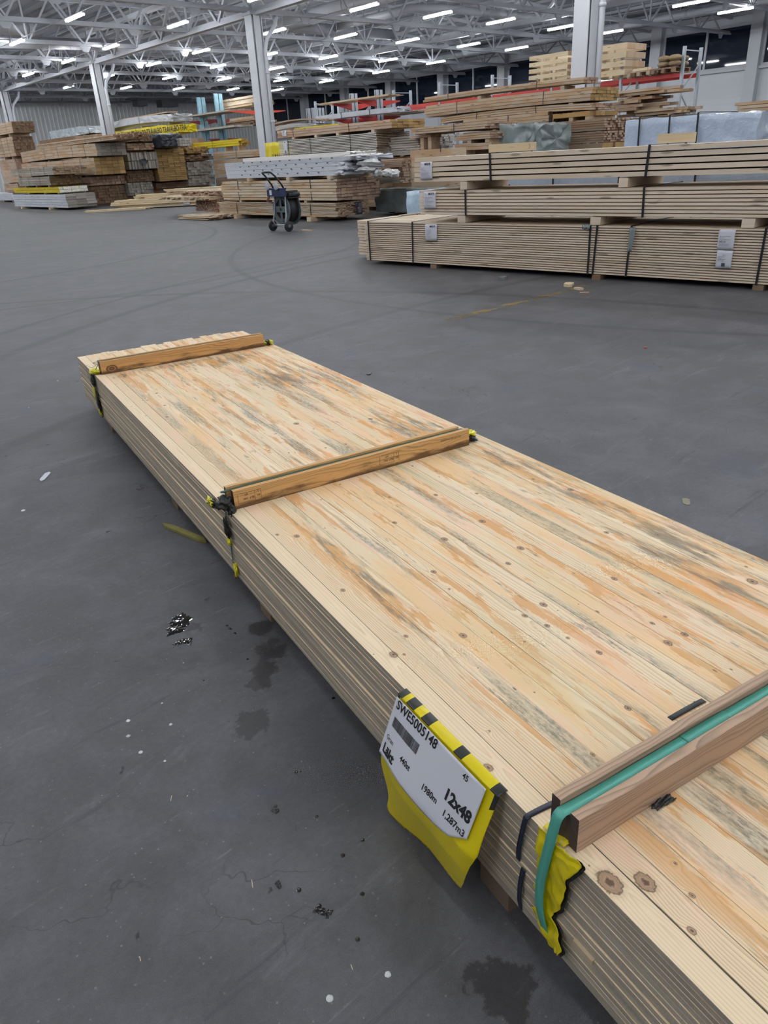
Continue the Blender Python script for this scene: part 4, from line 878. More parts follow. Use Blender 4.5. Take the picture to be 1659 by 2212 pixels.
cantilever('pale blue cantilever rack upright with dark red arms, right one', 29.35, 48.5, 5.6, (2.95, 4.1), bluep, MATS['dark_red_enamel'], .9, .3, group='pale blue cantilever racks')
def shelfboards(label, x, w, bR, bL, z, h, rows, cols, side, end, jit=.3, group='boards stored on rack arms', bow=0.0):
    return pack('board_bundle', label, group, x, w, bR, bL, z, z+h, rows, cols, side, end, jit=jit, bow=bow, cat='board bundle', indiv=rows*cols < 24)
o, L, H = wrapped('wrapped_bundle', 'long white wrapped tube bundle on red rack arms', None, 20.95, .7, 22.3, 27.2, 2.78, 2.95, whitef, .01, .3, seed=41, straps=(1.5, 3.2), bow=.02)
shelfboards('thin pale boards on the highest red rack arms', 20.95, .8, 23.0, 26.7, 3.33, .07, 2, 5, 'pale', 'e_tan', .45)
shelfboards('thin boards lying behind the long white tube bundle', 22.3, .8, 22.2, 26.0, 2.78, .07, 2, 5, 'tan', 'e_tan', .4)
w, L, H = wrapped('wrapped_bundle', 'drooping grey wrapped boards on a red arm right of the second column', None, 20.2, .8, P(680, 257, a=20.2).y, P(578, 265, a=20.2).y, 2.48, 2.62, flat('dusty_film', (.48, .46, .43), .4, var=.3, sc=6, bump=.4), .02, .3, seed=43, bow=.12)
shelfboards('thin boards on top of the drooping grey wrapped boards', 20.3, .7, P(685, 250, a=20.2).y, P(575, 262, a=20.2).y, 2.75, .05, 1, 5, 'pink', 'e_tan', .3, bow=.1)
d = ppx(17.5, 632, 735, 266, 275, 745); shelfboards('yellow film covered boards before the red rack arms', 17.5, .8, d['bR'], d['bL'], d['z0'], d['z1']-d['z0'], 1, 3, 'yellow_coated_board', 'e_ochre', .2)
shelfboards('stack of pale boards on the upper arms left of the second column', 30, 1.6, P(548, 235, a=30).y, P(472, 240, a=30).y, P(472, 238, a=30).z, .55, 4, 6, 'pale', 'e_tan', .3)
shelfboards('tan boards on the lower arms left of the second column', 30, 1.6, P(548, 270, a=30).y, P(470, 275, a=30).y, P(470, 278, a=30).z, .35, 3, 6, 'tan', 'e_tan', .5)
shelfboards('pair of thin timbers above the lower rack arms', 30, 1.0, P(548, 258, a=30).y, P(496, 262, a=30).y, P(496, 262, a=30).z, .14, 1, 3, 'pale', 'e_tan', .2)
shelfboards('thin grey boards on the upper arms of the pale blue rack', 28, 1.4, P(500, 243, a=28).y, P(408, 254, a=28).y, P(408, 253, a=28).z, .10, 1, 5, 'greywood', 'e_grey', .5)
shelfboards('thin grey boards on the lower arms of the pale blue rack', 28, 1.4, P(500, 280, a=28).y, P(415, 286, a=28).y, P(415, 285, a=28).z, .12, 1, 5, 'greywood', 'e_grey', .5)
# orange arm tips right of second column
o = cantilever('galvanised cantilever rack with an orange arm behind the second column', 27.0, P(556, 240, a=27.0).y, 3.9, (P(560, 238, a=27).z,), galv, orangep, 1.8)
# pallet racking along the window side
def rack_frame(x, b, z, label):
    o = empty('pallet_rack_frame', (x, b, 0), label=label, cat='rack', group='pallet rack frames by the windows', kind='thing')
    for dx in (0, 1.05): MB().box(dx-.05, dx+.05, -.04, .04, 0, z).box(dx-.08, dx+.08, -.07, .07, 0, .02).build('post', galv, o)
    zz_ = .3; s = 0; m = MB()
    while zz_ < z-.9: m.bar((0 if s % 2 else 1.05, 0, zz_), (1.05 if s % 2 else 0, 0, zz_+.8), .03); zz_ += .8; s += 1
    m.bar((0, 0, z-.1), (1.05, 0, z-.1), .03); m.build('diagonal_brace', galv, o)
FR = [(13.45, 3.95), (15.6, 3.93), (18.4, 3.93), (21.2, 3.93), (24.0, 3.95), (26.8, 3.9), (29.6, 3.9), (32.4, 3.9)]
for i, (b, z) in enumerate(FR): rack_frame(25, b, z, 'grey pallet rack frame before the window wall, %s from the near end' % ordinal(i))
for i, ((b0, _), (b1, _)) in enumerate(zip(FR[:-2], FR[1:])):
    for s, dx in (('front', 0), ('rear', 1.05)):
        tag(MB().box(-.03, .03, 0, b1-b0-.1, -.06, .06).box(-.035, .035, 0, b1-b0-.1, -.012, .012).build('rack_beam', redp, loc=(25+dx, b0+.05, 3.19)), 'red %s beam of the pallet rack, bay %s from the near end' % (s, ordinal(i)), 'rack beam', 'red beams of the pallet rack', kind='thing')
def pallet(x, b, z, label, w=1.0, L=1.2, group='pallets on the rack', mat='fresh', h=.145):
    o = empty('pallet', (x, b, z), label=label, cat='pallet', group=group, kind='thing')
    for i in range(3): MB().box(0, w, i*(L-.1)/2, i*(L-.1)/2+.1, 0, .022).build('bottom_board', MATS[mat], o)
    m = MB()
    for i in range(3):
        for k in range(3): m.box(k*(w-.1)/2, k*(w-.1)/2+.1, i*(L-.12)/2, i*(L-.12)/2+.12, .022, h-.045)
    m.build('block', MATS[mat], o)
    for k in range(3): MB().box(k*(w-.1)/2, k*(w-.1)/2+.1, 0, L, h-.045, h-.022).build('stringer', MATS[mat], o)
    for i in range(7): MB().box(0, w, i*(L-.1)/6, i*(L-.1)/6+.1, h-.022, h).build('deck_board', MATS[mat], o)
    return o
def crate_tier(x, b, z, w, L, h, label, group):
    """one timber collar tier: heavy side boards with blocks beneath"""
    o = empty('pallet_crate', (x, b, z), label=label, cat='pallet crate', group=group, kind='thing')
    for s in (0, 1): MB().box(s*(w-.03), s*(w-.03)+.03, 0, L, .07, h, 0, 1).build('side_board', [MATS['fresh'], MATS['e_pale']], o)
    for s in (0, 1): MB().box(.03, w-.03, s*(L-.03), s*(L-.03)+.03, .07, h).build('end_board', MATS['tan'], o)
    m = MB()
    for fy in (.3, .62):
        for xx in (0, w-.1): m.box(xx, xx+.1, L*fy, L*fy+.12, 0, .07)
    m.build('block', MATS['fresh'], o)
for i in range(5): crate_tier(24.6, 17.5, 3.28+i*.20, 1.2, 1.65, .198, 'pale crate tier in the stack left of the right column, %s from the bottom' % ordinal(i), 'crate stack left of the right column')
for i in range(4): crate_tier(24.6, 15.25, 3.28+i*.245, 1.2, 1.5, .242, 'pale crate tier in the stack right of the right column, %s from the bottom' % ordinal(i), 'crate stack right of the right column')
pallet(24.6, 14.35, 3.26, 'small pallet with offcuts beside the right crate stack', 1.0, .8, mat='tan')
for i, (x, y, l) in enumerate(((24.7, 14.5, .5), (24.9, 14.7, .45), (24.75, 14.4, .3))): tag(MB().box(0, .1, 0, l, 0, .08, 0, 1).build('timber_offcut', [MATS['fresh'], MATS['e_pale']], loc=(x, y, 3.41+.0*i)), 'pale timber offcut on the small rack pallet, %s' % ('longest', 'middle', 'shortest')[i], 'offcut', kind='thing')
pallet(24.6, 13.5, 3.26, 'pallet loaded with bark-coloured sacks at the near end of the rack', 1.0, .8, mat='brown')
sackm = flat('sack_cloth', (.30, .21, .12), .8, var=.4, sc=8)
for i in range(8):
    m = MB(); c = Vector((24.8+(i % 2)*.45, 13.62+(i//2 % 2)*.36, 3.50+(i//4)*.15)); 
    def fn(u, v):
        th, ph = u*2*math.pi, (v-.5)*math.pi; d = Vector((math.cos(ph)*math.cos(th), math.cos(ph)*math.sin(th), math.sin(ph))); n = 1+.25*noise.noise(d*2+Vector((i*5, 0, 0)))
        return (d.x*.24*n, d.y*.18*n, d.z*.095*n)
    tag(m.grid(fn, 16, 10).build('sack', sackm, loc=c), 'brown sack on the end pallet of the rack, %s layer, %s' % (('lower', 'upper')[i//4], ('far left by the post', 'nearer the window side', 'at the far side', 'at the far window side')[i % 4]), 'sack', 'sacks on the end pallet', 'thing')
tag(MB().box(0, .5, 0, .45, 0, .25).build('wooden_crate', MATS['brown'], loc=(25.4, 14.2, 2.002)), 'small dark crate below the pallet rack', 'crate', kind='thing')
pack('lumber_pack', 'tan packs stored on the floor under the pallet rack', None, 25.15, .8, 13.6, 15.45, .0, 2.0, 8, 5, 'brown', 'e_brown', indiv=False)
# ------------------------------------------------------------------ strap dispenser cart
ct = empty('strap_dispenser_cart', (9.66, 14.08, 0), 0, label='grey steel strapping dispenser cart with two black wheels and navy tool box', cat='cart', kind='thing')
def wheel(y, nm='wheel'):
    w_ = MB().lathe([(.0, -.03), (.055, -.03), (.06, -.02), (.085, -.03), (.10, -.025), (.108, 0), (.10, .025), (.085, .03), (.06, .02), (.055, .03), (0, .03)], (0, y, .108), 'y').build(nm, rubber, ct)
    MB().lathe([(0, -.036), (.03, -.036), (.035, -.03), (.035, .03), (.03, .036), (0, .036)], (0, y, .108), 'y', 16).build('hub', greysteel, w_)
wheel(.30); wheel(-.30)
MB().tube([(0, .32, .108), (0, -.32, .108)], .012).build('axle', chrome, ct)
sw = math.pi/2
for s, nm in ((1, 'side_tube'), (-1, 'side_tube')):
    MB().tube([(.03, .21*s, .10), (-.02, .235*s, .20), (.02, .22*s, .35), (.05, .20*s, .62), (.05, .19*s, .84)], .016, 10).build(nm, galv, ct)
MB().tube([(.05, .19, .83), (.0, .185, .93), (-.14, .175, 1.10), (-.22, .16, 1.165), (-.235, .12, 1.175), (-.235, -.12, 1.175), (-.22, -.16, 1.165), (-.14, -.175, 1.10), (.0, -.185, .93), (.05, -.19, .83)], .019, 10).build('handle', blackst, ct)
MB().tube([(-.02, .22, .14), (-.02, -.22, .14)], .012).build('cross_tube', chrome, ct)
# reel: front plate with two openings, cross band, drum and rear flange
m = MB(); N = 40; Rr = .31; cz = .44
def ring(x, ra, rb, m, mi=0):
    for t in range(N):
        a0, a1 = t*2*math.pi/N, (t+1)*2*math.pi/N
        m.quad([(x, ra*math.cos(a0), cz+ra*math.sin(a0)), (x, rb*math.cos(a0), cz+rb*math.sin(a0)), (x, rb*math.cos(a1), cz+rb*math.sin(a1)), (x, ra*math.cos(a1), cz+ra*math.sin(a1))], mi)
ring(.06, .20, Rr, m); ring(.075, .20, Rr, m); m.lathe([(Rr, .06), (Rr, .075)], (0, 0, cz), 'x', N); m.build('front_flange', greysteel, ct)
MB().box(.045, .06, -.25, .25, cz-.06, cz+.06).build('cross_band', greysteel, ct)
MB().box(.05, .06, -.035, .035, cz+.06, cz+.27).box(.05, .06, -.035, .035, cz-.27, cz-.06).build('spoke', greysteel, ct)
MB().lathe([(0, .04), (.03, .04), (.03, .35), (0, .35)], (0, 0, cz), 'x', 20).build('reel_shaft', rubber, ct)
MB().lathe([(.12, .08), (.27, .08), (.27, .32), (.12, .32)], (0, 0, cz), 'x', N).build('strap_reel', rubber, ct)
m = MB(); ring(.33, .10, Rr+.02, m); ring(.345, .10, Rr+.02, m); m.lathe([(Rr+.02, .33), (Rr+.02, .345)], (0, 0, cz), 'x', N); m.build('rear_flange', greysteel, ct)
MB().box(-.10, .06, -.24, .24, .70, .85).box(-.11, .07, -.245, .245, .845, .862).build('tool_box', navyp, ct)
MB().box(-.105, -.10, .06, .14, .74, .83).build('paper_label', paper, ct, label=None) if 0 else tag(MB().box(-.106, -.101, .06, .14, .73, .83).build('paper_label', paper, ct), 'white label')
for y in (-.15, .18): MB().lathe([(0, -.02), (.06, -.02), (.075, -.01), (.075, .01), (.06, .02), (0, .02)], (-.12, y, .90), 'x', 20).build('round_cover', ductm, ct)
MB().box(.07, .36, -.24, -.02, .74, .80).tube([(.10, -.24, .72), (.38, -.24, .72)], .05, 12).box(.06, .38, -.30, -.02, .655, .668).build('strap_guide', rubber, ct)
MB().bar((-.08, .20, .70), (-.12, .24, .60), .06, .04).bar((-.12, .24, .60), (-.08, .10, .58), .03).build('tensioner_tool', flat('rusty_steel', (.16, .06, .05), .6), ct)
MB().tube([(0, .02, .86), (.0, .02, .97)], .006).build('pin', greysteel, ct)
tag(MB().box(0, .10, -.15, .15, 0, .02).build('floor_scrap', MATS['tan'], loc=(9.9, 13.55, 0)), 'flat wood scrap on the floor by the cart wheel', 'wood scrap', kind='thing')
# ------------------------------------------------------------------ the near bundle of battens
LZ = .33
ST = empty('batten_bundle', (1.5813, 4.6778, LZ), -TH, label='large low bundle of stained spruce battens filling the foreground', cat='lumber bundle', kind='thing')
NL = 20; BT = .0125; NB = 22; LEN = 4.65
def batten(m, c, l, wig=1.0):
    """c column from the aisle side, l layer from the top"""
    y1 = R.uniform(-.022, .034); y0 = -LEN+R.uniform(-.03, .02)
    xo = (R.uniform(-.0012, .0012) - (.0030 if l > 9 else .0) - (l % 3)*.0006) if c == 0 else 0
    g = .00022; ch = .0005; seg = 24; k = len(m.v); zt = -l*BT-(.0 if l == 0 else .0003); zb = -(l+1)*BT+.0004
    ph = R.uniform(0, 6); am = (.0002+.0004*R.random()) if c else .0009
    for s in range(seg+1):
        y = y1+(y0-y1)*s/seg; w1 = am*math.sin(y*1.7+ph)
        xa, xb = c*PITCHX+g+w1*wig+xo, (c+1)*PITCHX-g+w1*wig*.6
        if l == 0 and c == 0: xb -= .0018*math.exp(-((y+4.62)/.12)**2)+.0006
        if l == 0 and c == 1: xa += .0028*math.exp(-((y+4.56)/.10)**2)
        m.v += [(xa, y, zb), (xb, y, zb), (xb, y, zt-ch), (xb-ch, y, zt), (xa+ch, y, zt), (xa, y, zt-ch)]
    for s in range(seg):
        q = k+s*6
        for i in range(6): m.f.append((q+i, q+(i+1) % 6, q+6+(i+1) % 6, q+6+i)); m.mi.append(0 if i in (2, 3, 4) else 1); m.sm.append(False)
    q = k+seg*6; m.f.append((k+5, k+4, k+3, k+2, k+1, k)); m.f.append(tuple(q+i for i in range(6))); m.mi += [2, 2]; m.sm += [False]*2
m_bend = MATS['e_pale']
for c in range(NB):
    m = MB(); batten(m, c, 0); m.build('batten', [m_batten, m_sawn, m_bend], ST)
for l in range(1, NL):
    m = MB(); batten(m, 0, l); m.build('batten', [m_batten, m_sawn, m_bend], ST)
for l in range(1, 4):
    for c in range(1, NB-2):
        if 22+19+(l-1)*19+c > 98: break
        m = MB(); batten(m, c, l, .3); m.build('batten', [m_batten, m_sawn, m_bend], ST)
m = MB()
for l in range(1, NL):
    for c in range(1, NB):
        if l <= 3 and c < NB-2 and 22+19+(l-1)*19+c <= 98: continue
        batten(m, c, l, .3)
tag(m.build('batten', [m_batten, m_sawn, m_bend], ST), kind='stuff')
def Sloc(x, y, z): c, s = math.cos(TH), math.sin(TH); return Vector((1.5813+x*c+y*s, 4.6778-x*s+y*c, LZ+z))
def sgroup(name, x, y, z, **k): return empty(name, Sloc(x, y, z), -TH, kind='thing', **k)
# floor bearers
for i, y in enumerate((-.55, -1.85, -2.9, -4.12)):
    o = MB().box(0, 1.0, -.045, .045, 0, LZ-NL*BT-.001).build('timber_bearer', [MATS['kraft']], loc=Sloc(.02 if i != 3 else .012, y, -LZ)); o.rotation_euler.z = -TH
    tag(o, 'dark floor bearer under the near batten bundle, %s from its far end' % ordinal(i), 'timber bearer', 'bearers under the near batten bundle', 'thing')
# cross pieces on the bundle
def cross(x0, x1, yF, th, h, hr, dx, mat, label, gapw, strapm, hs, endm=None):
    o = sgroup('cross_batten_pair', 0, yF, 0, label=label, cat='cross batten', group='cross battens strapped on the near bundle')
    t = (th-gapw)/2; em_ = endm or m_dun_end
    def plank(xa, xb, ya, yb, za, zb, nm='plank', mt=mat):
        m = MB(); c = .0012; k = 0
        # bevelled bar along X
        pr = [(ya, za), (yb, za), (yb, zb-c), (yb-c, zb), (ya+c, zb), (ya, zb-c)]; n = len(pr)
        for xx in (xa, xb): m.v += [(xx, y, z) for y, z in pr]
        for i in range(n): m.f.append((i, i+n, (i+1) % n+n, (i+1) % n)); m.mi.append(0); m.sm.append(False)
        m.f.append(tuple(range(n))); m.f.append(tuple(range(2*n-1, n-1, -1))); m.mi += [1, 1]; m.sm += [False]*2
        return m.build(nm, [mt, em_], o)
    plank(x0, x1, 0, t, 0.0005, h); plank(x0-dx, x1-(.03 if dx > .005 else 0), t+gapw, th, .0005, hr); plank(x0-.0+.002, x1-.01, t+.0005, t+gapw-.0005, .0005, hs, 'spacer_strip', m_dun_green if strapm is greentw else mat)
    return o, t
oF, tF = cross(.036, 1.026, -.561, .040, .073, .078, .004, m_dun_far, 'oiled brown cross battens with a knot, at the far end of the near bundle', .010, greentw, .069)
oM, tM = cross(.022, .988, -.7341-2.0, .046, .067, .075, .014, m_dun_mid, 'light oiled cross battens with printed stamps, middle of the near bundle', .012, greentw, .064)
oN, tN = cross(.014, 1.08, -4.322, .062, .074, .080, .0, m_dun_near, 'brown grained cross battens holding a green strap, nearest the camera', .024, greenst, .064)
# knot on the far cross batten
m = MB()
for k, rr_ in enumerate((.026, .019, .012, .006)):
    m2 = MB(); m2.v = [(.095+rr_*1.25*math.cos(t*math.pi/10), -.0006-.0003*k, .026+rr_*.8*math.sin(t*math.pi/10)) for t in range(20)]; m2.f = [tuple(range(20))]; m2.mi = [0]; m2.sm = [False]
    m2.build('knot', flat('knot_tone_%d' % k, [(.17, .075, .03), (.34, .17, .06), (.13, .055, .025), (.25, .11, .04)][k], .5), oF)
# stamps on the middle one, printed upside down
def stamp(x, o, s=1.0):
    m = MB(); fy = -.0008
    def tf(a, b): return (x-a*s, fy, .046-b*s)
    def ln(xa, za, xb, zb): m.box(min(xa, xb)-.0005, max(xa, xb)+.0005, fy-.0003, fy, min(za, zb)-.0005, max(za, zb)+.0005)
    w_, h_ = .082*s, .034*s
    ln(x-w_, .018, x-w_, .018+h_); ln(x, .018, x, .018+h_); ln(x-.022*s, .018, x-.022*s, .018+h_); ln(x-w_, .018, x-w_*.3, .018); ln(x-w_*.9, .018+h_, x, .018+h_)
    text_mb('SE-F 1041', .0105*s, lambda a, b: (x-.024*s-a, fy, .034-b), m, .0002); text_mb('HT', .0105*s, lambda a, b: (x-.045*s-a, fy, .049-b), m, .0002); text_mb('ISC', .010*s, lambda a, b: (x-.003*s-a, fy, .036-b), m, .0002); text_mb('L', .010*s, lambda a, b: (x-.008*s-a, fy, .050-b), m, .0002)
    m.build('printed_stamp', flat('stamp_ink', (.09, .04, .03), .6) if 'stamp_ink' not in MATS else MATS['stamp_ink'], o)
stamp(.118, oM); stamp(.665, oM)
m = MB(); text_mb('1SO HT KD FINGERSK', .010, lambda a, b: (.95-a, -.0008, .052-b+.0), m, .0001); m.build('printed_stamp', MATS['stamp_ink'], oM)
# green strap of the near cross piece: along the trough, over the edge, down the side
def ribbon(name, pts, w, mat, parent, wdir=(0, 1, 0), th=.0012, sub=6):
    pts = [Vector(p) for p in pts]; q = []
    for i in range(len(pts)-1):
        p0, p1, p2, p3 = pts[max(i-1, 0)], pts[i], pts[i+1], pts[min(i+2, len(pts)-1)]
        for s in range(sub):
            t = s/sub; q.append(.5*((2*p1)+(p2-p0)*t+(2*p0-5*p1+4*p2-p3)*t*t+(3*p1-p0-3*p2+p3)*t**3))
    q.append(pts[-1]); wd = Vector(wdir); m = MB(); k = 0
    for i, p in enumerate(q): m.v += [tuple(p-wd*w/2), tuple(p+wd*w/2)]
    for i in range(len(q)-1): m.f.append((2*i, 2*i+1, 2*i+3, 2*i+2)); m.mi.append(0); m.sm.append(True)
    return m.build(name, mat, parent, solid=th)
sg = sgroup('green_strap', 0, 0, 0, label='flat green plastic strap between the near cross battens and down the side', cat='strap')
yS = -4.322+.019+.012
ribbon('strap_band', [(1.08, yS, .0665), (.7, yS, .0662), (.4, yS, .067), (.12, yS, .0665), (.03, yS, .068), (.008, yS, .0705)], .0205, greenst, sg)
ribbon('strap_band', [(.008, yS, .0712), (-.004, yS-.001, .064), (-.010, yS+.001, .03), (-.016, yS+.006, -.03), (-.019, yS+.012, -.09), (-.020, yS+.010, -.15), (-.014, yS+.0, -.205), (.004, yS-.004, -.256), (.06, yS-.004, -.262)], .0205, greenst, sg)
ribbon('seal_band', [(.42, yS, .0685), (.36, yS, .0692), (.30, yS, .0685)], .0208, greenst, sg)
# yellow sleeve under it
Lc = [(-4.250, .006), (-4.252, -.03), (-4.256, -.08), (-4.262, -.122), (-4.250, -.139), (-4.262, -.184), (-4.247, -.203), (-4.256, -.215), (-4.290, -.235), (-4.310, -.235)]
Rc = [(-4.352, .020), (-4.350, .006), (-4.334, -.03), (-4.328, -.075), (-4.324, -.115), (-4.308, -.145), (-4.304, -.160), (-4.322, -.172), (-4.340, -.200), (-4.330, -.224)]
def cur(C, t): t *= len(C)-1; i = min(int(t), len(C)-2); f = t-i; return (C[i][0]*(1-f)+C[i+1][0]*f, C[i][1]*(1-f)+C[i+1][1]*f)
def slv(u, v):
    a, b = cur(Lc, v), cur(Rc, v); y = a[0]*(1-u)+b[0]*u; z = a[1]*(1-u)+b[1]*u
    q = Vector((y*28, z*22, 3.1)); wr = noise.fractal(q, .9, 2, 4)*.0065+abs(math.sin(z*55+u*3+2.5*noise.noise(q)))*.003
    x = -.0055-.003*math.sin(u*3.1)-wr*.8-.007*(u**3)-(.004 if v > .8 else 0)
    if v < .08: x += .004
    return (x, y+noise.noise(q*2)*.002*(u > .9), z)
sv = tag(MB().grid(slv, 26, 60).build('tape_sleeve', yellow, solid=.0009), 'crumpled yellow plastic edge guard under the green strap', 'edge guard', kind='thing'); sv.location = Sloc(0, 0, 0); sv.rotation_euler.z = -TH
MB().grid(lambda u, v: (.002+.03*u, -4.256-.05*v, .0035+.004*math.sin(u*4+v*7)), 8, 8).build('folded_top', yellow, sv, solid=.0008)
MB().grid(lambda u, v: (lambda p: (p[0]+.0035, p[1]-.0025-.003*u, p[2]-.002))(slv(.85+.15*u, v)), 4, 50).build('dark_lining', blackf, sv, solid=.0006)
# navy strap left of it
nv_ = sgroup('navy_strap', 0, 0, 0, label='narrow navy strap over the bundle edge just left of the near cross battens', cat='strap')
ribbon('strap_band', [(.34, -4.236, .0012), (.16, -4.236, .0012), (.054, -4.226, .0015), (.012, -4.223, .0015), (-.0035, -4.222, -.001), (-.006, -4.220, -.012), (-.006, -4.212, -.06), (-.005, -4.206, -.10), (-.003, -4.204, -.128)], .011, navyst, nv_)
ribbon('strap_band', [(-.006, -4.222, -.130), (-.010, -4.220, -.17), (-.008, -4.217, -.215), (-.002, -4.216, -.25)], .011, navyst, nv_)
so = MB().grid(lambda u, v: (.388+.100*u, -4.1895-.012*v-.001*u, .0012+.0012*math.sin(u*3)), 8, 2); so = so.build('strap_offcut', blackst, solid=.001); so.location = Sloc(0, 0, 0); so.rotation_euler.z = -TH; tag(so, 'short black strap offcut lying on the boards behind the near cross battens', 'strap offcut', kind='thing')
def scrap(name, label, cx, cy, cz, su, sv_, mat, seed, normal='z', amp=.012, cat='tape scrap', mats=None, mf=None, group=None, rag=.35):
    def fn(u, v):
        uu, vv = u-.5, v-.5; e = 1+rag*noise.noise(Vector((math.atan2(vv, uu)*1.6, seed*3.3, math.hypot(uu, vv))))
        a, b = uu*su*e, vv*sv_*e; h = noise.fractal(Vector((u*3.2, v*3.2, seed)), .8, 2, 4)*amp
        return (a, b, h+amp*.4) if normal == 'z' else (-abs(h)-.003, a, b)
    o = MB().grid(fn, 16, 16, mf=mf).build(name, mats or mat, loc=Sloc(cx, cy, cz), solid=.0008); o.rotation_euler.z = -TH; tag(o, label, cat, group, 'thing'); return o
scrap('tape_scrap', 'small black and yellow tape shred at the foot of the near cross battens', .21, -4.329, .001, .045, .016, blackf, 3, amp=.006)
# middle strap: thin green line down the side, black and yellow tape wads
ms = sgroup('green_strap', 0, 0, 0, label='thin dull green strap over the middle cross battens and down the side', cat='strap')
yM = -2.7341+.0235
ribbon('strap_band', [(.97, yM, .066), (.5, yM, .066), (.03, yM, .067), (.004, yM, .055), (-.006, yM-.003, .0), (-.008, yM-.005, -.12), (-.006, yM-.006, -.24), (.03, yM, -.256)], .011, greentw, ms)
tw = sgroup('tape_wad', -.005, -2.70, .012, label='ragged black and yellow tape wad at the left end of the middle cross battens', cat='tape scrap')
def wad(parent, nm, mat, c, s, seed, amp=.5):
    def fn(u, v):
        th, ph = u*2*math.pi, (v-.5)*math.pi; d = Vector((math.cos(ph)*math.cos(th), math.cos(ph)*math.sin(th), math.sin(ph))); n = 1+amp*noise.fractal(d*1.9+Vector((seed*4.1, 0, 0)), .8, 2, 5)
        return (c[0]+d.x*s[0]*n, c[1]+d.y*s[1]*n, c[2]+d.z*s[2]*n)
    return MB().grid(fn, 26, 18).build(nm, mat, parent)
wad(tw, 'black_shred', blackf, (-.004, -.025, .018), (.020, .030, .020), 1, .8); wad(tw, 'black_shred', blackf, (-.022, .030, .004), (.014, .032, .012), 2, .9); wad(tw, 'yellow_shred', yellowd, (-.030, .045, .002), (.010, .030, .012), 3, .7); wad(tw, 'black_shred', blackf, (.010, -.045, -.004), (.012, .014, .020), 6, .8)
tw2 = sgroup('tape_wad', -.014, -2.735, -.06, label='black tape shred hanging on the bundle side under the middle cross battens', cat='tape scrap')
wad(tw2, 'black_shred', blackf, (0, .012, -.005), (.007, .017, .038), 4, .7); wad(tw2, 'yellow_shred', yellowd, (0, .01, -.052), (.006, .014, .012), 5, .5)
tw5 = sgroup('tape_wad', -.012, -2.745, -.215, label='small yellow tape shred low on the side below the middle strap', cat='tape scrap'); wad(tw5, 'yellow_shred', yellowd, (0, 0, 0), (.006, .012, .022), 8, .6)
tr = sgroup('tape_wad', 1.02, -2.69, .012, label='black and yellow tape wad at the right end of the middle cross battens', cat='tape scrap')
wad(tr, 'black_shred', blackf, (0, -.0, 0), (.022, .03, .014), 11, .7); wad(tr, 'yellow_shred', yellowd, (.004, .012, .015), (.026, .030, .010), 12, .7)
# far strap
fs = sgroup('green_strap', 0, 0, 0, label='thin strap over the far cross battens and down the far corner', cat='strap')
ribbon('strap_band', [(.99, -.541, .072), (.5, -.541, .072), (.04, -.541, .073), (.028, -.541, .055), (.0, -.52, .004), (-.005, -.515, -.02), (-.008, -.50, -.12), (-.006, -.50, -.25), (.03, -.5, -.256)], .010, greentw, fs)
ribbon('thin_wire', [(.03, -.53, .06), (.02, -.36, .004), (-.003, -.30, .002), (-.006, -.36, -.10), (-.006, -.44, -.22)], .005, greentw, fs)
tf = sgroup('tape_wad', .0, -.50, .008, label='yellow tape wad at the left end of the far cross battens', cat='tape scrap')
wad(tf, 'yellow_shred', yellowd, (.015, .0, .006), (.028, .05, .014), 21, .5); wad(tf, 'black_shred', blackf, (-.012, -.005, -.045), (.010, .035, .035), 22, .5); wad(tf, 'yellow_shred', yellowd, (-.012, .015, -.135), (.008, .035, .05), 23, .6); wad(tf, 'black_shred', blackf, (-.014, -.04, -.16), (.007, .03, .07), 24, .6); wad(tf, 'yellow_shred', yellowd, (-.012, -.03, -.225), (.008, .03, .025), 25, .5)
tg = sgroup('tape_wad', 1.055, -.53, .010, label='black and yellow tape wad at the right end of the far cross battens', cat='tape scrap')
wad(tg, 'yellow_shred', yellowd, (.01, .0, .004), (.03, .035, .012), 26, .6); wad(tg, 'black_shred', blackf, (.0, -.01, .008), (.014, .03, .014), 27, .6)
# product sheet hanging on the side
sh = sgroup('hanging_product_sheet', 0, 0, 0, label='yellow plastic tag with a white printed paper sheet hanging on the bundle side', cat='product tag')
YL, YR = -3.828, -4.138
def shp(u, v):
    """u along the bundle toward the camera, v down the hanging sheet in metres"""
    y = YL+(YR-YL)*u; hang = .012+.40*v if v > 0 else .012
    # fold over the top edge, then swings outward
    x = -.019-.38*min(v, .14)+.05*max(v-.14, 0)-.010*math.sin(u*3.14)*min(v*8, 1); z = -.93*min(v, .14)-max(v-.14, 0)*.985
    return Vector((x, y, z))
def yel(u, v):
    y = YL+.004+(YR-YL-.028)*u; wv = .004*math.sin(u*9+v*4)
    if v < .12:  # folded strip lying over the arris
        t = v/.12; return (.004-.024*t, y, .0035-.004*t*t)
    t = (v-.12)/.88
    bot = cur([(0, .326), (.02, .333), (.04, .337), (.10, .338), (.2, .33), (.35, .322), (.5, .315), (.65, .306), (.80, .296), (.84, .27), (.88, .235), (.92, .20), (.97, .165), (1.0, .12)], u)
    pts_ = [(0, .320), (.035, .338), (.20, .331), (.5, .314), (.82, .294), (.90, .225), (1.0, .13)]
    for (ua, ba), (ub, bb) in zip(pts_, pts_[1:]):
        if ua <= u <= ub: bt = ba+(bb-ba)*(u-ua)/(ub-ua)
    bt += .004*noise.noise(Vector((u*30, 0, 1))); d = t*bt
    if u < .10: y += .010*(.10-u)/.10*math.sin(d*38+.6)*(d > .12)
    p = shp(0, d); x = p.x-.010*math.sin(u*3.14)*min(d*8, 1)+wv*t+.004+.016*max(0, d-.2)/.1*math.sin(u*2.6)
    return (x, y, p.z)
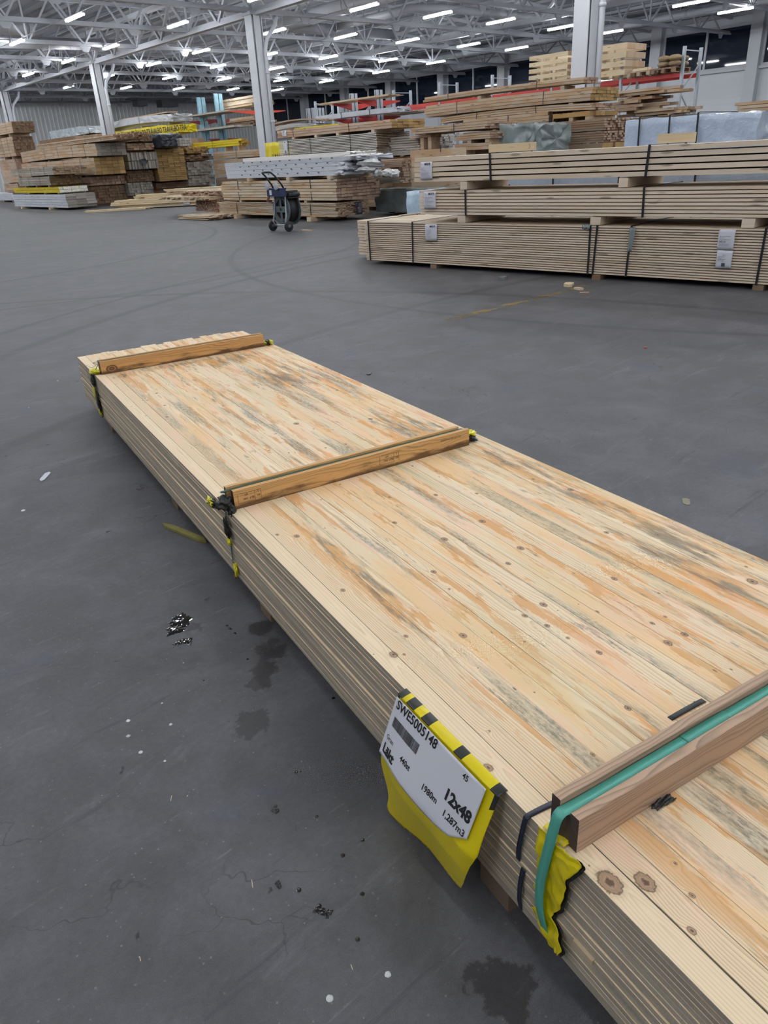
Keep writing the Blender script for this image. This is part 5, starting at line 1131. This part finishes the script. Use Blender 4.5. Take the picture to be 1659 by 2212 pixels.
def stripe(u, v):
    return 1 if (v < .30 and (u < .06 or .10 < u < .19 or .27 < u < .36 or .60 < u < .68 or u > .93) and v < .14) or (u < .02 and v < .5 and v > .12) or (u > .965 and v < .32) else 0
MB().grid(yel, 90, 60, mf=stripe).build('yellow_backing', [yellow, blackf], sh, solid=.0008)
def pap(u, v):
    w_ = .147-.030*(u > .9)*(u-.9)/.1*1.5*0
    lowc = cur([(0, .138), (.05, .135), (.3, .140), (.6, .145), (.85, .150), (.93, .148), (.97, .138), (1.0, .110)], u)[1]; d = .002+(lowc-.002)*v
    p = shp(u*.985+.003, d); p.x -= .004+.003*math.sin(u*7)*v; return p
MB().grid(pap, 60, 24).build('paper_sheet', paper, sh, solid=.0006)
def pt(u, d): p = shp(u*.985+.003, d); lowc = .14; p.x -= .0052+.003*math.sin(u*7)*(d/lowc); return p
W_ = abs(YR-YL); m = MB()
def wr(s, u, d, size, bd=0.0, sx=1.0): text_mb(s, size, lambda a, b: pt(u+a*sx/W_, d-b), m, bd)
wr('SWE5005148', .03, .022, .0275, .0006, 1.0); wr('45', .80, .021, .017, .0003); wr('Gran', .035, .094, .0150); wr('Läkt', .035, .125, .0285, .0012); wr('440st', .25, .101, .0170, .0004); wr('1980m', .52, .107, .0185, .0004); wr('12x48', .715, .083, .0325, .0014); wr('1,287m3', .755, .113, .0195, .0004)
m.build('lettering', ink, sh)
m = MB(); u = .05; Rb = random.Random(3)
while u < .37:
    w = Rb.choice((.0022, .0035, .0055)); m.quad([pt(u, .040), pt(u, .062), pt(u+w, .062), pt(u+w, .040)]); u += w+Rb.choice((.0022, .0035))
m.build('barcode', ink, sh)
for u in (.03, .97): MB().tube([pt(u, .004)+Vector((0, .004, 0)), pt(u, .005)+Vector((0, -.004, 0))], .0005, 5).build('staple', chrome, sh)
# a splinter block on the side near the front
o = MB().box(-.006, .004, -.022, .022, -.005, .005).build('wood_splinter', MATS['e_pale'], loc=Sloc(-.004, -4.375, -.165)); o.rotation_euler.z = -TH; tag(o, 'small splinter block stuck on the bundle side right of the edge guard', 'splinter', kind='thing')
# ------------------------------------------------------------------ things on the floor
def fdrop(px, py, r, mat, name, label, cat, group, h=.35, seed=0):
    p = P(px, py, z=0); m = MB()
    def fn(u, v):
        th = u*2*math.pi; rr_ = r*v*(1+.18*noise.noise(Vector((math.cos(th)*1.3+seed, math.sin(th)*1.3, seed)))); return (rr_*math.cos(th), rr_*math.sin(th), r*h*math.sqrt(max(0, 1-v*v))+.0004)
    o = m.grid(fn, 16, 6).build(name, mat, loc=(p.x, p.y, 0)); tag(o, label, cat, group, 'thing')
gum = flat('pale_droplet', (.62, .62, .62), .25, var=.25, sc=200)
waterm = flat('dark_water', (.012, .009, .008), .05, Specular_IOR_Level=.8)
dp_ = [(277, 1557, .0058), (369, 1565, .0048), (277, 1590, .0056), (304, 1625, .0058), (356, 1644, .0036), (712, 2157, .0068), (838, 2105, .0062), (350, 1519, .0030), (396, 1432, .0022), (62, 880, .004), (50, 1103, .01)]
nm_ = ['topmost of the cluster below the puddle', 'rightmost of the cluster below the puddle', 'left one at mid height of the cluster', 'low one of the cluster below the puddle', 'smallest low one of the cluster', 'larger one near the bottom photo edge', 'one above the bottom edge nearer the bundle', 'tiny one above the cluster', 'tiny one just left of the puddle', 'far one near the left edge', 'flat one near the left edge']
for i, (x, y, r) in enumerate(dp_): fdrop(x, y, r, gum, 'glue_drop', 'small pale round droplet on the floor, %s' % nm_[i], 'droplet', 'pale droplets on the dark floor', seed=i)
for i, (x, y, r) in enumerate(((640, 1668, .0045), (648, 1666, .004), (598, 1752, .006), (595, 1742, .005), (740, 1848, .0055), (783, 1815, .005), (783, 1931, .005), (645, 1923, .006), (772, 2030, .005), (684, 1764, .004), (535, 1424, .004), (720, 1508, .005), (440, 1470, .003))):
    fdrop(x, y, r, waterm, 'oil_drop', 'tiny glossy dark drop on the floor left of the bundle, %s from the far side' % ordinal([10, 11, 12, 4, 5, 6, 7, 8, 9, 3, 0, 2, 1][i]), 'droplet', 'dark drops on the floor', h=.25, seed=i+20)
def puddle(pts, label, thick=.0022, seed=0):
    P0 = P(*pts[0][:2], z=0); m = MB()
    for j, (x, y, r, ex) in enumerate(pts):
        c = P(x, y, z=0)-P0
        def fn(u, v):
            th = u*2*math.pi; n = 1+.75*noise.fractal(Vector((math.cos(th)*1.5+j*3+seed, math.sin(th)*1.5, seed)), .8, 2, 4); rr_ = r*v*n
            return (c.x+rr_*math.cos(th)*ex, c.y+rr_*math.sin(th), .0005+thick*(1-v**4)*(1+.35*noise.noise(Vector((rr_*60, math.cos(th), j)))))
        m.grid(fn, 48, 10)
    tag(m.build('puddle', waterm, loc=(P0.x, P0.y, 0)), label, 'puddle', 'small dark puddles on the floor', 'thing')
puddle([(392, 1340, .030, 1.2), (380, 1360, .022, 1.6), (405, 1385, .018, .8), (385, 1388, .012, 1.2)], 'glossy dark puddle with ragged edge left of the bundle middle', seed=1)
puddle([(600, 1908, .006, 1), (603, 1916, .007, .7)], 'tiny dark splash shaped like a comma on the floor', seed=3)
puddle([(690, 1965, .010, 1.3), (705, 1975, .008, 1.4)], 'tiny reddish dark splash on the floor under the hanging sheet side', seed=4)
puddle([(592, 1752, .007, .8), (600, 1905, .002, 1)], 'tiny dark splash in the middle of the floor left of the sheet', seed=5)
puddle([(497, 1358, .008, .5), (490, 1352, .006, .6), (508, 1368, .006, .5)], 'thin dark streak of liquid right of the ragged puddle', seed=6)
def chip(px, py, L, w, h, rot, mat, label, name='wood_chip', cat='wood chip', group='small litter on the floor', tip=True):
    p = P(px, py, z=0); m = MB(); k = 0
    pr = [(-L/2, -w*.1), (-L/2+L*.12, -w/2), (L/2-L*.1, -w*.45), (L/2, 0), (L/2-L*.12, w*.5), (-L/2+L*.2, w*.42)]
    n = len(pr); m.v = [(x, y, .001) for x, y in pr]+[(x, y, h) for x, y in pr]
    m.f = [tuple(reversed(range(n))), tuple(range(n, 2*n))]+[(i, (i+1) % n, (i+1) % n+n, i+n) for i in range(n)]; m.mi = [0]*(n+2); m.sm = [False]*(n+2)
    o = m.build(name, mat, loc=(p.x, p.y, 0)); o.rotation_euler.z = rot; tag(o, label, cat, group, 'thing')
c0, c1 = P(352, 1135, z=0), P(445, 1174, z=0); ang = math.atan2(c1.y-c0.y, c1.x-c0.x)
chip(398, 1153, (c1-c0).length, .030, .012, ang, flat('dirty_yellow_wood', (.30, .26, .07), .6, var=.4, sc=40), 'long pointed yellowish wood sliver on the floor beside the bundle', 'wood_sliver')
c0, c1 = P(88, 1040, z=0), P(107, 1020, z=0); chip(97, 1030, (c1-c0).length, .03, .003, math.atan2(c1.y-c0.y, c1.x-c0.x), paper, 'small white paper slip on the floor at the left', 'paper_slip', 'paper scrap')
chip(1228, 618, .16, .10, .03, .4, MATS['fresh'], 'largest pale wood chip on the floor before the right-hand stack'); chip(1250, 626, .12, .05, .02, 1.4, MATS['pale'], 'second pale wood chip beside the largest one'); chip(1262, 633, .10, .03, .01, 2.2, MATS['pale'], 'smallest pale wood chip before the right-hand stack')
chip(1086, 603, .12, .08, .03, .3, greyf, 'crumpled grey film bit on the floor before the right-hand stack', 'film_scrap', 'plastic scrap')
chip(797, 808, .06, .03, .006, .6, blackf, 'small black scrap on the floor right of the far bundle end', 'rubber_scrap', 'scrap'); chip(1394, 752, .02, .02, .006, .6, redp, 'tiny red scrap on the open floor right of the bundle', 'plastic_scrap', 'scrap')
chip(1482, 1084, .07, .03, .002, .5, flat('beige_dust', (.26, .24, .17), .9), 'thin beige smear of dust right of the bundle', 'dust_smear', 'dust'); chip(507, 1246, .03, .008, .003, 1.0, MATS['brown'], 'thin brown bark chip at the bundle foot')
chip(125, 824, .05, .012, .004, 1.2, MATS['greywood'], 'small grey splinter left of the far bundle end')
for i, (x, y, L_, r) in enumerate(((545, 1910, .022, 1.1), (1000, 1010+900, .012, .3), (405, 1720, .006, .5), (370, 1725, .02, .9), (303, 2072, .012, 1.3), (760, 2090, .012, 1.2))): chip(x, y, L_, .0018, .0015, r, MATS['pale'], 'thin pale straw-like splinter on the floor, %s' % ('longest', 'beside the hanging sheet tip', 'tiny one at mid left', 'second longest', 'at the lower left', 'near the bottom droplets')[i])
# worn yellow line
ylm = NT('worn_yellow_line'); tcn = ylm.n('TexCoord').outputs['Object']; ymask = ylm.step(ylm.noise(tcn, 7, 6, .75), .44, .56); ylm.out((.30, .20, .06), .7, Alpha=ylm.M('MULTIPLY', ymask, .75))
def fline(p, q, w, nm, label):
    p, q = Vector((*p, 0)), Vector((*q, 0)); d = (q-p).normalized(); s = Vector((-d.y, d.x, 0))*w/2; m = MB().quad([p-s+Vector((0, 0, .003)), p+s+Vector((0, 0, .003)), q+s+Vector((0, 0, .003)), q-s+Vector((0, 0, .003))][::-1]); o = m.build(nm, ylm.m); o['kind'] = 'structure'
fline((4.86, 4.62), (7.0, 4.60), .10, 'floor_marking', ''); fline((11.2, 37.2), (11.2, 31.0), .12, 'floor_marking', ''); fline((11.0, 30.0), (10.9, 25.0), .10, 'floor_marking', '')
# white label on the plank bundle
# ------------------------------------------------------------------ world, view
w = bpy.data.worlds.new('night'); bpy.context.scene.world = w; w.use_nodes = True; w.node_tree.nodes['Background'].inputs[0].default_value = (.01, .014, .025, 1); w.node_tree.nodes['Background'].inputs[1].default_value = .3
sc = bpy.context.scene
sc.view_settings.view_transform = 'Standard'; sc.view_settings.look = 'None'; sc.view_settings.gamma = 1; sc.view_settings.use_curve_mapping = False; sc.view_settings.exposure = 0.68
